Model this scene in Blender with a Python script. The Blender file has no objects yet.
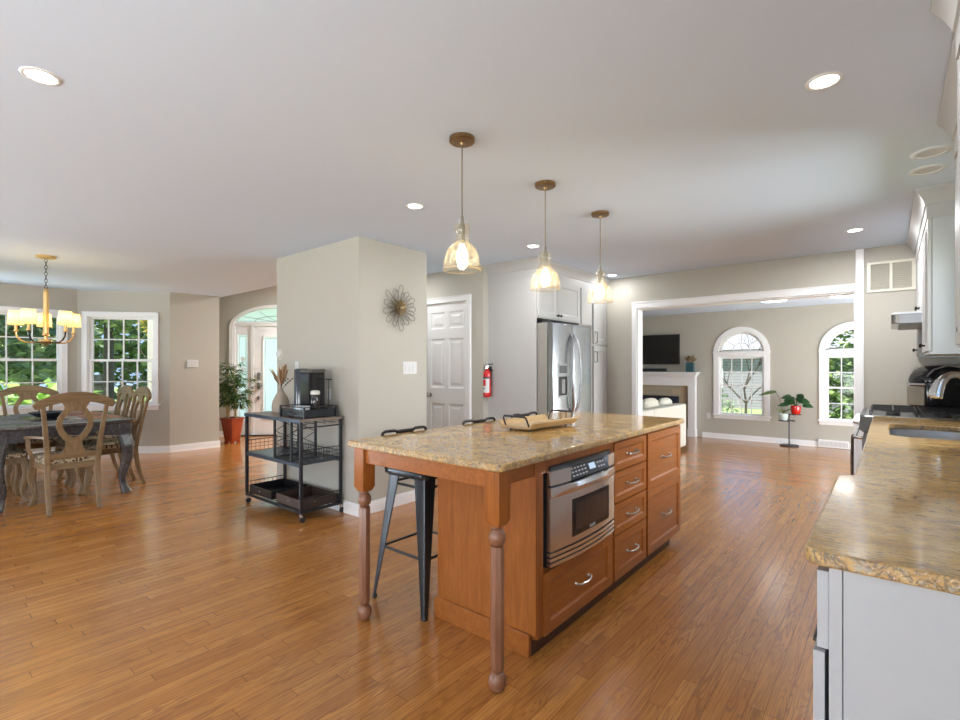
import bpy, math, random
from mathutils import Vector, Matrix
from math import sin, cos, pi, radians as R
SC = bpy.context.scene
COL = SC.collection

# ---------------------------------------------------------------- camera, sky, sun, exposure
THETA = math.atan(409 / 493)
cam_d = bpy.data.cameras.new('camera')
cam_d.sensor_width = 36
cam_d.lens = 36 * 493 / 960
cam_d.shift_y = 7 / 960
cam_d.clip_start = .05
cam_d.clip_end = 200
cam = bpy.data.objects.new('camera', cam_d)
COL.objects.link(cam)
cam.location = (0, 0, 1.30)
cam.rotation_euler = (pi / 2, 0, THETA)
SC.camera = cam
vs = SC.view_settings
vs.view_transform = 'Standard'
vs.look = 'None'
vs.gamma = 1
vs.use_curve_mapping = False
vs.exposure = 0.43
SC.cycles.max_bounces = 9
SC.cycles.diffuse_bounces = 6
SC.cycles.glossy_bounces = 4
SC.cycles.transmission_bounces = 8
SC.cycles.transparent_max_bounces = 16
SC.cycles.caustics_reflective = False
SC.cycles.caustics_refractive = False
SC.cycles.sample_clamp_indirect = 6

wd = bpy.data.worlds.new('sky')
SC.world = wd
wd.use_nodes = True
_nt = wd.node_tree
_bg = _nt.nodes['Background']
_tc = _nt.nodes.new('ShaderNodeTexCoord')
_sp = _nt.nodes.new('ShaderNodeSeparateXYZ')
_rp = _nt.nodes.new('ShaderNodeValToRGB')
_nt.links.new(_tc.outputs['Generated'], _sp.inputs[0])
_nt.links.new(_sp.outputs['Z'], _rp.inputs[0])
_rp.color_ramp.elements[0].position = 0.0
_rp.color_ramp.elements[0].color = (.40, .58, .84, 1)
_rp.color_ramp.elements[1].position = .45
_rp.color_ramp.elements[1].color = (.22, .42, .80, 1)
_nt.links.new(_rp.outputs[0], _bg.inputs[0])
_bg.inputs[1].default_value = 1.15


def lamp(name, kind, loc, rot=(0, 0, 0), power=10, color=(1, 1, 1), size=None, size_y=None, angle=None, blend=None, spot=None):
    d = bpy.data.lights.new(name, kind)
    d.energy = power
    d.color = color
    if kind == 'AREA':
        if size_y:
            d.shape = 'RECTANGLE'
            d.size = size
            d.size_y = size_y
        else:
            d.shape = 'DISK'
            d.size = size
    elif kind == 'SUN':
        d.angle = angle
    else:
        d.shadow_soft_size = size or .05
    if spot:
        d.spot_size = spot
        d.spot_blend = blend or .5
    o = bpy.data.objects.new(name, d)
    COL.objects.link(o)
    o.location = loc
    o.rotation_euler = rot
    return o


lamp('sun', 'SUN', (0, 0, 20), (R(25), R(6), 0), 8.0, (1, .95, .86), angle=R(1.2))
# daylight at the sink window and front door; other lamps here are added fill
DAY = (.90, .955, 1.0)
lamp('patio_fill', 'AREA', (-2.1, -6.95, .35), (R(138), 0, 0), 440, DAY, 4.7, 1.9)  # added fill at made-up patio doors, tilted up to brighten the ceiling
lamp('daylight_sink', 'AREA', (1.60, 3.78, 1.75), (0, R(80), 0), 115, DAY, 1.3, .75)
lamp('dining_fill', 'AREA', (-9.25, -3.0, .55), (0, R(-142), 0), 560, (.84, .93, 1), 1.7, 3.2)  # added fill brightening the dining area through made-up windows
lamp('right_fill', 'AREA', (1.25, -2.3, .75), (0, R(120), 0), 270, DAY, 1.7, 3.4)  # added fill for ceiling and +X faces, through made-up windows
lamp('family_fill', 'AREA', (2.65, 8.6, .75), (0, R(112), 0), 290, (.93, .97, 1), 2.0, 3.2)  # added fill for the family room, at doors out of view
lamp('daylight_front_door', 'AREA', (-9.75, 5.40, 1.3), (R(90), 0, R(-131)), 14, DAY, 2.0, 2.4)
lamp('foyer_fill', 'AREA', (-7.2, 5.6, 2.97), (0, 0, 0), 130, (1, .97, .92), .5)  # added to brighten the dim foyer, no fixture known there

# ---------------------------------------------------------------- materials
MATS = {}


class NT:
    def __init__(s, name):
        s.m = bpy.data.materials.new(name)
        s.m.use_nodes = True
        s.t = s.m.node_tree
        s.b = s.t.nodes['Principled BSDF']
        s.out = s.t.nodes['Material Output']

    def n(s, typ, **kw):
        x = s.t.nodes.new(typ)
        for k, v in kw.items():
            setattr(x, k, v)
        return x

    def l(s, a, b):
        s.t.links.new(a, b)

    def coord(s, scale=(1, 1, 1), rot=(0, 0, 0), out='Object'):
        tc = s.n('ShaderNodeTexCoord')
        mp = s.n('ShaderNodeMapping')
        mp.inputs['Scale'].default_value = scale
        mp.inputs['Rotation'].default_value = rot
        s.l(tc.outputs[out], mp.inputs[0])
        return mp.outputs[0]

    def noise(s, vec, scale, detail=3, rough=.55, dist=0):
        x = s.n('ShaderNodeTexNoise')
        x.inputs['Scale'].default_value = scale
        x.inputs['Detail'].default_value = detail
        x.inputs['Roughness'].default_value = rough
        x.inputs['Distortion'].default_value = dist
        if vec is not None:
            s.l(vec, x.inputs['Vector'])
        return x.outputs['Fac']

    def ramp(s, fac, stops):
        x = s.n('ShaderNodeValToRGB')
        e = x.color_ramp.elements
        while len(e) < len(stops):
            e.new(.5)
        for i, (p, c) in enumerate(stops):
            e[i].position = p
            e[i].color = tuple(c) + (1,) if len(c) == 3 else c
        s.l(fac, x.inputs[0])
        return x.outputs[0]

    def mix(s, fac, a, b, blend='MIX'):
        x = s.n('ShaderNodeMix', data_type='RGBA', blend_type=blend)
        for sock, v in ((x.inputs[0], fac), (x.inputs[6], a), (x.inputs[7], b)):
            if hasattr(v, 'node'):
                s.l(v, sock)
            elif isinstance(v, (int, float)):
                sock.default_value = v
            else:
                sock.default_value = tuple(v) + (1,)
        return x.outputs[2]

    def bump(s, h, strength=.1, dist=.002):
        x = s.n('ShaderNodeBump')
        x.inputs['Strength'].default_value = strength
        x.inputs['Distance'].default_value = dist
        s.l(h, x.inputs['Height'])
        s.l(x.outputs[0], s.b.inputs['Normal'])


def plain(name, col, rough=.5, metal=0, spec=.5, emit=None, es=0, coat=0, vary=0, vscale=8):
    k = NT(name)
    k.b.inputs['Base Color'].default_value = tuple(col) + (1,)
    k.b.inputs['Roughness'].default_value = rough
    k.b.inputs['Metallic'].default_value = metal
    k.b.inputs['Specular IOR Level'].default_value = spec
    k.b.inputs['Coat Weight'].default_value = coat
    if emit:
        k.b.inputs['Emission Color'].default_value = tuple(emit) + (1,)
        k.b.inputs['Emission Strength'].default_value = es
    if vary:
        f = k.noise(k.coord(), vscale, 4)
        c2 = tuple(min(1, x * (1 + vary)) for x in col)
        c1 = tuple(x * (1 - vary) for x in col)
        k.l(k.ramp(f, [(.3, c1), (.7, c2)]), k.b.inputs['Base Color'])
    MATS[name] = k.m
    return k.m


def paint(name, col, rough=.6):
    k = NT(name)
    k.b.inputs['Base Color'].default_value = tuple(col) + (1,)
    k.b.inputs['Roughness'].default_value = rough
    k.b.inputs['Specular IOR Level'].default_value = .3
    k.bump(k.noise(k.coord(), 140, 2), .05, .001)
    return k.m


def wood(name, c1, c2, c3, axis=2, stretch=14, scale=3.0, rough=.35, coat=.06, rings=9):
    k = NT(name)
    sc = [stretch] * 3
    sc[axis] = 1
    v = k.coord(tuple(sc))
    a = k.noise(v, scale, 5, .6, .6)
    b = k.noise(v, scale * 6, 3, .6)
    col = k.ramp(a, [(.28, c1), (.5, c2), (.74, c3)])
    col = k.mix(k.ramp(b, [(.35, (.35,) * 3), (.65, (0,) * 3)]), col, tuple(x * .55 for x in c1))
    k.l(col, k.b.inputs['Base Color'])
    k.b.inputs['Roughness'].default_value = rough
    k.b.inputs['Coat Weight'].default_value = coat
    k.b.inputs['Coat Roughness'].default_value = .2
    k.bump(b, .08, .001)
    return k.m


def floor_mat(name, along='Y', wid=.06, ln=.95):
    k = NT(name)
    tc = k.n('ShaderNodeTexCoord')
    sx = k.n('ShaderNodeSeparateXYZ')
    k.l(tc.outputs['Object'], sx.inputs[0])
    U, V = (sx.outputs['Y'], sx.outputs['X']) if along == 'Y' else (sx.outputs['X'], sx.outputs['Y'])

    def mt(op, a, b=None, c=None):
        x = k.n('ShaderNodeMath', operation=op)
        for i, q in enumerate((a, b, c)):
            if q is None:
                continue
            if hasattr(q, 'node'):
                k.l(q, x.inputs[i])
            else:
                x.inputs[i].default_value = q
        return x.outputs[0]

    def vec(x, y, z=0.0):
        c = k.n('ShaderNodeCombineXYZ')
        for i, q in enumerate((x, y, z)):
            if hasattr(q, 'node'):
                k.l(q, c.inputs[i])
            else:
                c.inputs[i].default_value = q
        return c.outputs[0]
    v = mt('DIVIDE', V, wid)
    row = mt('FLOOR', v)
    fv = mt('FRACT', v)
    wn = k.n('ShaderNodeTexWhiteNoise', noise_dimensions='1D')
    k.l(row, wn.inputs['W'])
    u = mt('ADD', mt('DIVIDE', U, ln), mt('MULTIPLY', wn.outputs['Value'], 7.3))
    idx = mt('FLOOR', u)
    fu = mt('FRACT', u)
    wn2 = k.n('ShaderNodeTexWhiteNoise', noise_dimensions='2D')
    k.l(vec(row, idx), wn2.inputs['Vector'])
    rnd = wn2.outputs['Value']
    # thin dark joints at the board edges and ends
    ev = mt('MINIMUM', fv, mt('SUBTRACT', 1.0, fv))
    eu = mt('MINIMUM', fu, mt('SUBTRACT', 1.0, fu))
    gap = mt('MAXIMUM', mt('LESS_THAN', ev, .016), mt('LESS_THAN', eu, .0012))
    # every board shows its own stretch of grain
    off = mt('MULTIPLY', rnd, 41.0)
    gu = mt('ADD', U, off)
    gv = mt('ADD', V, off)
    a = k.noise(vec(mt('MULTIPLY', gu, 1.25), mt('MULTIPLY', gv, 15.0), off), 1.0, 2, .5, .35)
    rings = mt('SINE', mt('MULTIPLY', a, 95.0))
    patch = k.noise(vec(mt('MULTIPLY', gu, .9), mt('MULTIPLY', gv, 9.0), 3.0), 1.0, 1)
    fine = k.noise(vec(mt('MULTIPLY', gu, 5.0), mt('MULTIPLY', gv, 210.0), off), 1.0, 3, .6)
    base = k.ramp(rnd, [(0, (.42, .155, .028)), (.35, (.47, .182, .034)), (.7, (.52, .208, .042)), (1, (.57, .238, .053))])
    gm = k.mix(1.0, k.ramp(rings, [(.25, (0, 0, 0)), (.85, (.68,) * 3)]), k.ramp(patch, [(.36, (.15,) * 3), (.62, (1,) * 3)]), 'MULTIPLY')
    col = k.mix(gm, base, (.19, .065, .014))
    col = k.mix(k.ramp(fine, [(.38, (.55,) * 3), (.56, (0,) * 3)]), col, (.22, .08, .020))
    big = k.noise(k.coord(), .55, 3)
    col = k.mix(k.ramp(big, [(.3, (0, 0, 0)), (.75, (.18,) * 3)]), col, (.60, .31, .13))
    col = k.mix(gap, col, (.13, .045, .012))
    k.l(col, k.b.inputs['Base Color'])
    rr = k.ramp(k.noise(k.coord(), 3.0, 4), [(.3, (.17,) * 3), (.7, (.27,) * 3)])
    k.l(rr, k.b.inputs['Roughness'])
    k.b.inputs['Specular IOR Level'].default_value = .5
    k.b.inputs['Coat Weight'].default_value = .35
    k.b.inputs['Coat Roughness'].default_value = .16
    wv = k.noise(k.coord((1, 1, 1)), 2.2, 1)
    k.bump(mt('MULTIPLY_ADD', gap, -.25, wv), .06, .003)
    return k.m


def granite(name, st=(1, 1, 1), edge=False):
    k = NT(name)
    v = k.coord(st)
    wv = k.noise(v, 3.2, 4, .6, 1.8)
    a = k.noise(v, 8.5, 5, .68, 1.2)
    b = k.noise(v, 46, 4, .7, .4)
    c = k.noise(v, 120, 2, .6)
    col = k.ramp(a, [(.25, (.20, .125, .06)), (.40, (.44, .255, .085)), (.52, (.60, .365, .115)), (.64, (.67, .455, .19)), (.78, (.58, .49, .34))])
    col = k.mix(k.ramp(wv, [(.50, (0, 0, 0)), (.62, (.5,) * 3)]), col, (.46, .26, .095))
    gv2 = k.noise(v, 14, 4, .7, 2.0)
    col = k.mix(k.ramp(gv2, [(.56, (0, 0, 0)), (.66, (.6,) * 3)]), col, (.30, .27, .21))
    col = k.mix(k.ramp(b, [(.53, (0, 0, 0)), (.63, (.75,) * 3)]), col, (.12, .085, .055))
    col = k.mix(k.ramp(c, [(.60, (0, 0, 0)), (.70, (.6,) * 3)]), col, (.75, .70, .60))
    if edge:
        e1 = k.noise(v, 30, 4, .7, 2.5)
        col = k.mix(k.ramp(e1, [(.48, (0, 0, 0)), (.58, (.8,) * 3)]), col, (.13, .10, .07))
        col = k.mix(k.ramp(k.noise(v, 22, 4, .7, 2.0), [(.54, (0, 0, 0)), (.62, (.7,) * 3)]), col, (.42, .40, .34))
        k.bump(e1, .5, .003)
    k.l(col, k.b.inputs['Base Color'])
    k.b.inputs['Roughness'].default_value = .3 if edge else .10
    k.b.inputs['Specular IOR Level'].default_value = .6
    return k.m


def glass(name, tint=(1, 1, 1), refl=.01, rough=0.0, haze=0, hcol=(1, 1, 1), fres=.10):
    k = NT(name)
    tr = k.n('ShaderNodeBsdfTransparent')
    tr.inputs[0].default_value = tuple(tint) + (1,)
    gl = k.n('ShaderNodeBsdfGlossy')
    gl.inputs['Roughness'].default_value = rough
    fr = k.n('ShaderNodeLayerWeight')
    fr.inputs[0].default_value = .25
    mm = k.n('ShaderNodeMath', operation='MULTIPLY_ADD')
    k.l(fr.outputs['Fresnel'], mm.inputs[0])
    mm.inputs[1].default_value = fres
    mm.inputs[2].default_value = refl
    mm.use_clamp = True
    mx = k.n('ShaderNodeMixShader')
    k.l(mm.outputs[0], mx.inputs[0])
    k.l(tr.outputs[0], mx.inputs[1])
    k.l(gl.outputs[0], mx.inputs[2])
    last = mx.outputs[0]
    if haze:
        df = k.n('ShaderNodeBsdfTranslucent')
        df.inputs[0].default_value = tuple(hcol) + (1,)
        m2 = k.n('ShaderNodeMixShader')
        if haze < 0:
            f = k.noise(k.coord(), 55, 3)
            k.l(k.ramp(f, [(.45, (.06,) * 3), (.68, (-haze,) * 3)]), m2.inputs[0])
        else:
            m2.inputs[0].default_value = haze
        k.l(last, m2.inputs[1])
        k.l(df.outputs[0], m2.inputs[2])
        last = m2.outputs[0]
    k.l(last, k.out.inputs[0])
    return k.m


def fabric(name, c1, c2, scale=60, rough=.9, stops=(.4, .6)):
    k = NT(name)
    f = k.noise(k.coord(), scale, 2)
    k.l(k.ramp(f, [(stops[0], c1), (stops[1], c2)]), k.b.inputs['Base Color'])
    k.b.inputs['Roughness'].default_value = rough
    k.b.inputs['Specular IOR Level'].default_value = .2
    return k.m


def leafy(name, cols):
    k = NT(name)
    g = k.n('ShaderNodeNewGeometry')
    st = [(i / max(1, len(cols) - 1), c) for i, c in enumerate(cols)]
    col = k.ramp(g.outputs['Random Per Island'], st)
    k.l(col, k.b.inputs['Base Color'])
    k.b.inputs['Roughness'].default_value = .5
    tl = k.n('ShaderNodeBsdfTranslucent')
    k.l(col, tl.inputs[0])
    mx = k.n('ShaderNodeMixShader')
    mx.inputs[0].default_value = .3
    k.l(k.b.outputs[0], mx.inputs[1])
    k.l(tl.outputs[0], mx.inputs[2])
    k.l(mx.outputs[0], k.out.inputs[0])
    return k.m


def brushed(name, col=(.62, .63, .64), rough=.28, axis=2):
    k = NT(name)
    sc = [260] * 3
    sc[axis] = 3
    f = k.noise(k.coord(tuple(sc)), 2, 3)
    k.l(k.ramp(f, [(.3, (rough * .92,) * 3), (.7, (rough * 1.08,) * 3)]), k.b.inputs['Roughness'])
    k.b.inputs['Base Color'].default_value = tuple(col) + (1,)
    k.b.inputs['Metallic'].default_value = 1
    return k.m


WALL = paint('wall_paint', (.465, .442, .385))
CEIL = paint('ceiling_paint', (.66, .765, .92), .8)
TRIM = paint('white_trim', (.84, .84, .845), .35)
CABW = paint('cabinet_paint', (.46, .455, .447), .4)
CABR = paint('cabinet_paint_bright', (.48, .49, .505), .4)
FLOOR = floor_mat('oak_floor', 'Y')
FLOORX = floor_mat('oak_floor_family', 'X')
CHERRY = wood('cherry', (.25, .075, .014), (.34, .108, .020), (.42, .145, .030), rough=.3)
CHERRYH = wood('cherry_across', (.25, .075, .014), (.34, .108, .020), (.42, .145, .030), axis=1, rough=.3)
GRAN = granite('granite', (1, 1, 1))
GREDGE = granite('granite_edge', (1.3, 1.3, 1.3), True)
GRANR = granite('granite_streaked', (.8, 2.0, 1))
STEEL = plain('brushed_steel', (.66, .67, .68), .30, 1)
STEELH = plain('brushed_steel_across', (.86, .87, .88), .24, 1)
FRIDGE = brushed('fridge_steel', (.30, .31, .32), .26)
CHROME = plain('chrome', (.75, .75, .76), .12, 1)
PEWTER = plain('pewter', (.42, .41, .39), .3, 1)
BLACKM = plain('black_iron', (.022, .022, .025), .4, .3)
GUNM = plain('gunmetal', (.045, .05, .056), .3, .75)
BRONZE = plain('dark_bronze', (.03, .026, .022), .35, .6)
BRASS = plain('antique_brass', (.30, .19, .085), .33, 1, vary=.25, vscale=40)
GOLD = plain('gold_metal', (.72, .47, .20), .3, .9)
BLACKG = plain('black_gloss', (.012, .012, .014), .12)
BLACKP = plain('black_plastic', (.02, .02, .022), .4)
GREYP = plain('grey_plastic', (.25, .25, .25), .4)
WHITEP = plain('white_plastic', (.66, .66, .65), .4)
CREAM = plain('cream_enamel', (.72, .69, .58), .4)
GLASS = glass('window_glass')
PEND = glass('seeded_glass', (.99, .96, .88), .07, .05, -.28, (1, .88, .62))
CLEAR = glass('clear_glass', (.95, .97, .97), .1)
LEAD = glass('leaded_glass', (.78, .92, .93), .02, .1, .86, (.90, .95, .95))
BULB = plain('warm_bulb', (1, .9, .7), .3, emit=(1, .80, .48), es=11)
LED = plain('led_lens', (1, 1, 1), .3, emit=(1, .98, .94), es=14)
LEDF = plain('family_led_lens', (1, 1, 1), .3, emit=(1, .98, .94), es=7)
UNLIT = plain('unlit_lens', (.58, .59, .60), .5)


# ---------------------------------------------------------------- mesh helpers
class MB:
    def __init__(s):
        s.v = []
        s.f = []

    def add(s, o, M=None):
        k = len(s.v)
        s.v += [(M @ Vector(p)) if M else Vector(p) for p in o.v]
        s.f += [tuple(i + k for i in f) for f in o.f]
        return s

    def map(s, M):
        s.v = [M @ Vector(p) for p in s.v]
        return s

    def box(s, x0, x1, y0, y1, z0, z1):
        k = len(s.v)
        s.v += [Vector(p) for p in ((x0, y0, z0), (x1, y0, z0), (x1, y1, z0), (x0, y1, z0), (x0, y0, z1), (x1, y0, z1), (x1, y1, z1), (x0, y1, z1))]
        s.f += [tuple(k + i for i in f) for f in ((0, 3, 2, 1), (4, 5, 6, 7), (0, 1, 5, 4), (1, 2, 6, 5), (2, 3, 7, 6), (3, 0, 4, 7))]
        return s

    def loft(s, loops, closed=True, c0=True, c1=True):
        k = len(s.v)
        n = len(loops[0])
        for lp in loops:
            s.v += [Vector(p) for p in lp]
        for a in range(len(loops) - 1):
            for i in range(n if closed else n - 1):
                j = (i + 1) % n
                s.f.append((k + a * n + i, k + a * n + j, k + (a + 1) * n + j, k + (a + 1) * n + i))
        if c0:
            s.f.append(tuple(k + i for i in reversed(range(n))))
        if c1:
            s.f.append(tuple(k + (len(loops) - 1) * n + i for i in range(n)))
        return s

    def lathe(s, prof, c=(0, 0, 0), n=24, caps=True, M=None, rot0=0):
        loops = [[(c[0] + r * cos(2 * pi * i / n + rot0), c[1] + r * sin(2 * pi * i / n + rot0), c[2] + z) for i in range(n)] for r, z in prof]
        if M:
            loops = [[M @ Vector(p) for p in lp] for lp in loops]
        return s.loft(loops, True, caps, caps)

    def tube(s, pts, r, n=8, closed=False, caps=True, prof=None, up=None):
        P = [Vector(p) for p in pts]
        m = len(P)
        rr = r if isinstance(r, (list, tuple)) else [r] * m
        T = []
        for i in range(m):
            a = P[(i - 1) % m] if (closed or i > 0) else P[i]
            b = P[(i + 1) % m] if (closed or i < m - 1) else P[i]
            T.append((b - a).normalized())
        u0 = Vector(up) if up else (Vector((0, 0, 1)) if abs(T[0].z) < .9 else Vector((1, 0, 0)))
        N = (u0 - T[0] * u0.dot(T[0])).normalized()
        loops = []
        for i in range(m):
            if up:
                N = Vector(up)
            N = (N - T[i] * N.dot(T[i]))
            N = N.normalized() if N.length > 1e-6 else T[i].orthogonal().normalized()
            B = T[i].cross(N)
            if prof:
                loops.append([P[i] + N * (q[0] * rr[i]) + B * (q[1] * rr[i]) for q in prof])
            else:
                loops.append([P[i] + (N * cos(2 * pi * j / n) + B * sin(2 * pi * j / n)) * rr[i] for j in range(n)])
        if closed:
            loops.append(loops[0])
            return s.loft(loops, True, False, False)
        return s.loft(loops, True, caps, caps)

    def cyl(s, a, b, r0, r1=None, n=16):
        return s.tube([a, b], [r0, r0 if r1 is None else r1], n)

    def prism(s, poly, t0, t1, M=None):
        """outline in the local x-y plane, thickness along local z"""
        a = [Vector((x, y, t0)) for x, y in poly]
        b = [Vector((x, y, t1)) for x, y in poly]
        if M:
            a = [M @ p for p in a]
            b = [M @ p for p in b]
        return s.loft([a, b])

    def ribbon(s, path, wid, t, M, closed=False):
        """flat bar following a planar path (local x-y), width in plane, thickness t (number or list) along local z"""
        m = len(path)
        P = [Vector((p[0], p[1], p[2] if len(p) > 2 else 0)) for p in path]
        ww = wid if isinstance(wid, (list, tuple)) else [wid] * m
        loops = []
        for i in range(m):
            a = P[(i - 1) % m] if (closed or i > 0) else P[i]
            b = P[(i + 1) % m] if (closed or i < m - 1) else P[i]
            d = (b - a)
            d.z = 0
            d.normalize()
            nn = Vector((-d.y, d.x, 0))
            z = Vector((0, 0, t / 2))
            h = nn * (ww[i] / 2)
            loops.append([M @ (P[i] + h - z), M @ (P[i] + h + z), M @ (P[i] - h + z), M @ (P[i] - h - z)])
        if closed:
            loops.append(loops[0])
            return s.loft(loops, True, False, False)
        return s.loft(loops)

    def ball(s, c, r, n=16, m=10):
        rx, ry, rz = r if isinstance(r, (tuple, list)) else (r, r, r)
        loops = []
        for i in range(m + 1):
            a = -pi / 2 + pi * i / m
            q = max(cos(a), .02)
            loops.append([(c[0] + rx * q * cos(2 * pi * j / n), c[1] + ry * q * sin(2 * pi * j / n), c[2] + rz * sin(a)) for j in range(n)])
        return s.loft(loops)

    def leaf(s, p, d, nrm, ln, wd, bend=.15):
        p, d, nrm = Vector(p), Vector(d).normalized(), Vector(nrm)
        nrm = (nrm - d * nrm.dot(d))
        nrm = nrm.normalized() if nrm.length > 1e-5 else d.orthogonal().normalized()
        q = d.cross(nrm)
        k = len(s.v)
        s.v += [p, p + d * ln * .45 + q * wd / 2 + nrm * ln * bend * .4, p + d * ln - nrm * ln * bend, p + d * ln * .45 - q * wd / 2 + nrm * ln * bend * .4]
        s.f.append((k, k + 1, k + 2, k + 3))
        return s

    def obj(s, name, mat, parent=None, bevel=0, smooth=35, seg=2, kind=None):
        me = bpy.data.meshes.new(name)
        off = Vector((0, 0, 0))
        if parent is not None and parent.get('_world'):
            off = WPOS[parent.name]
        me.from_pydata([tuple(Vector(p) - off) for p in s.v], [], s.f)
        me.update()
        if smooth:
            me.polygons.foreach_set('use_smooth', [True] * len(me.polygons))
            me.set_sharp_from_angle(angle=R(smooth))
        o = bpy.data.objects.new(name, me)
        COL.objects.link(o)
        if mat:
            me.materials.append(mat)
        if parent is not None:
            o.parent = parent
            if parent.get('_world'):
                o['_world'] = 1
                WPOS[o.name] = off
        if bevel:
            b = o.modifiers.new('bevel', 'BEVEL')
            b.width = bevel
            b.segments = seg
            b.limit_method = 'ANGLE'
            b.angle_limit = R(40)
            b.harden_normals = False
        if kind:
            o['kind'] = kind
        return o


WPOS = {}


def rough_edge(o):
    """the chiselled, speckled edge of a granite slab"""
    o.data.materials.append(GREDGE)
    for p in o.data.polygons:
        if abs(p.normal.z) < .5:
            p.material_index = 1
    return o



def thing(name, label, cat, loc=(0, 0, 0), rz=0, group=None, world=False):
    """an Empty at a thing's base; world=True: its parts' vertices are given in world coordinates"""
    o = bpy.data.objects.new(name, None)
    COL.objects.link(o)
    o.empty_display_size = .1
    o.location = loc
    o.rotation_euler = (0, 0, rz)
    o['label'] = label
    o['category'] = cat
    if group:
        o['group'] = group
    if world:
        o['_world'] = 1
        WPOS[o.name] = Vector(loc)
    return o


def tag(o, label, cat, group=None):
    o['label'] = label
    o['category'] = cat
    if group:
        o['group'] = group
    return o


def solo(name, mb, mat, label, cat, group=None, bevel=0, smooth=35):
    """a thing that is one mesh: its origin is put at the foot of the mesh"""
    xs = [p[0] for p in mb.v]
    ys = [p[1] for p in mb.v]
    zs = [p[2] for p in mb.v]
    c = Vector(((min(xs) + max(xs)) / 2, (min(ys) + max(ys)) / 2, min(zs)))
    mb.v = [Vector(p) - c for p in mb.v]
    o = mb.obj(name, mat, None, bevel, smooth)
    o.location = c
    return tag(o, label, cat, group)


def dup(root, loc, rz=0, label=None, group=None):
    r = root.copy()
    COL.objects.link(r)
    r.location = loc
    r.rotation_euler = (0, 0, rz)
    if label:
        r['label'] = label
    if group:
        r['group'] = group
    for ch in list(root.children):
        c = ch.copy()
        COL.objects.link(c)
        c.parent = r
        for g in list(ch.children):
            d = g.copy()
            COL.objects.link(d)
            d.parent = c
    return r


def AX(o, u, v, n):
    M = Matrix.Identity(4)
    for i, c in enumerate((u, v, n, o)):
        c = Vector(c)
        for j in range(3):
            M[j][i] = c[j]
    return M


def LM(P, d, w=0):
    """frame of a wall: x along the wall, y up, z out of its face"""
    d = Vector((d[0], d[1], 0)).normalized()
    return d


def ellipse(cx, cy, rx, ry, a0, a1, n):
    return [(cx + rx * cos(a0 + (a1 - a0) * i / n), cy + ry * sin(a0 + (a1 - a0) * i / n)) for i in range(n + 1)]


def rrect(x0, x1, y0, y1, r, n=5):
    p = []
    for cx, cy, a in ((x1 - r, y1 - r, 0), (x0 + r, y1 - r, pi / 2), (x0 + r, y0 + r, pi), (x1 - r, y0 + r, 3 * pi / 2)):
        p += [(cx + r * cos(a + pi / 2 * i / n), cy + r * sin(a + pi / 2 * i / n)) for i in range(n + 1)]
    return p


def paneled(w, h, t, panels, fw=0, d=.008, bv=.012, raised=False):
    """door or drawer front in local x (0..w), y (0..h), face at z=t; panels are recessed rectangles"""
    mb = MB()
    us = sorted({0, w} | {p[0] for p in panels} | {p[1] for p in panels})
    vs_ = sorted({0, h} | {p[2] for p in panels} | {p[3] for p in panels})
    for i in range(len(us) - 1):
        for j in range(len(vs_) - 1):
            u0, u1, v0, v1 = us[i], us[i + 1], vs_[j], vs_[j + 1]
            cu, cv = (u0 + u1) / 2, (v0 + v1) / 2
            if any(p[0] < cu < p[1] and p[2] < cv < p[3] for p in panels):
                continue
            k = len(mb.v)
            mb.v += [Vector((u0, v0, t)), Vector((u1, v0, t)), Vector((u1, v1, t)), Vector((u0, v1, t))]
            mb.f.append((k, k + 1, k + 2, k + 3))
    for u0, u1, v0, v1 in panels:
        def lp(e, z):
            return [(u0 + e, v0 + e, z), (u1 - e, v0 + e, z), (u1 - e, v1 - e, z), (u0 + e, v1 - e, z)]
        loops = [lp(0, t), lp(bv, t - d)]
        if raised:
            loops += [lp(bv + .02, t - d), lp(bv + .045, t - d * .25)]
        mb.loft(loops, True, False, True)
    k = len(mb.v)
    mb.v += [Vector(p) for p in ((0, 0, 0), (w, 0, 0), (w, h, 0), (0, h, 0), (0, 0, t), (w, 0, t), (w, h, t), (0, h, t))]
    mb.f += [tuple(k + i for i in f) for f in ((0, 3, 2, 1), (0, 1, 5, 4), (1, 2, 6, 5), (2, 3, 7, 6), (3, 0, 4, 7))]
    return mb


def shaker(w, h, t=.02, fw=.055, d=.008, bv=.012):
    return paneled(w, h, t, [(fw, w - fw, fw, h - fw)], d=d, bv=bv)
# ---------------------------------------------------------------- the setting
CH = 2.44          # kitchen and dining ceiling
FZ = -.17          # family room floor, one step down


def struct(name, mb, mat, bevel=0, parent=None, smooth=35):
    o = mb.obj(name, mat, parent, bevel, smooth)
    if parent is None:
        o['kind'] = 'structure'
    return o


def poly_slab(poly, z0, z1):
    return MB().prism(poly, z0, z1)


struct('floor', poly_slab([(.67, -6.15), (.67, 6.38), (-2.6, 6.38), (-4.9, 6.2), (-4.9, 8.2), (-6.6, 8.2), (-10.6, 3.3), (-8.45, 3.3), (-8.45, 2.82), (-9.33, 1.83), (-9.33, .27), (-8.45, -.7), (-8.45, -6.15)], -.2, 0), FLOOR, smooth=0)
struct('floor_family', MB().box(-6.1, 2.4, 6.1, 11.15, FZ - .05, FZ), FLOORX, smooth=0)
struct('ceiling', poly_slab([(.67, -6.15), (.67, 6.16), (-4.96, 6.16), (-4.96, 3.5), (-8.5, 3.5), (-8.5, 2.83), (-9.40, 1.85), (-9.40, .25), (-8.5, -.72), (-8.5, -6.15)], CH, CH + .1), CEIL, smooth=0)
struct('ceiling_family', MB().box(-6.1, 2.4, 6.16, 11.15, CH, CH + .1), CEIL, smooth=0)
struct('ceiling_foyer', MB().box(-10.8, -4.7, 3.0, 8.3, 3.0, 3.1), CEIL, smooth=0)


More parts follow.
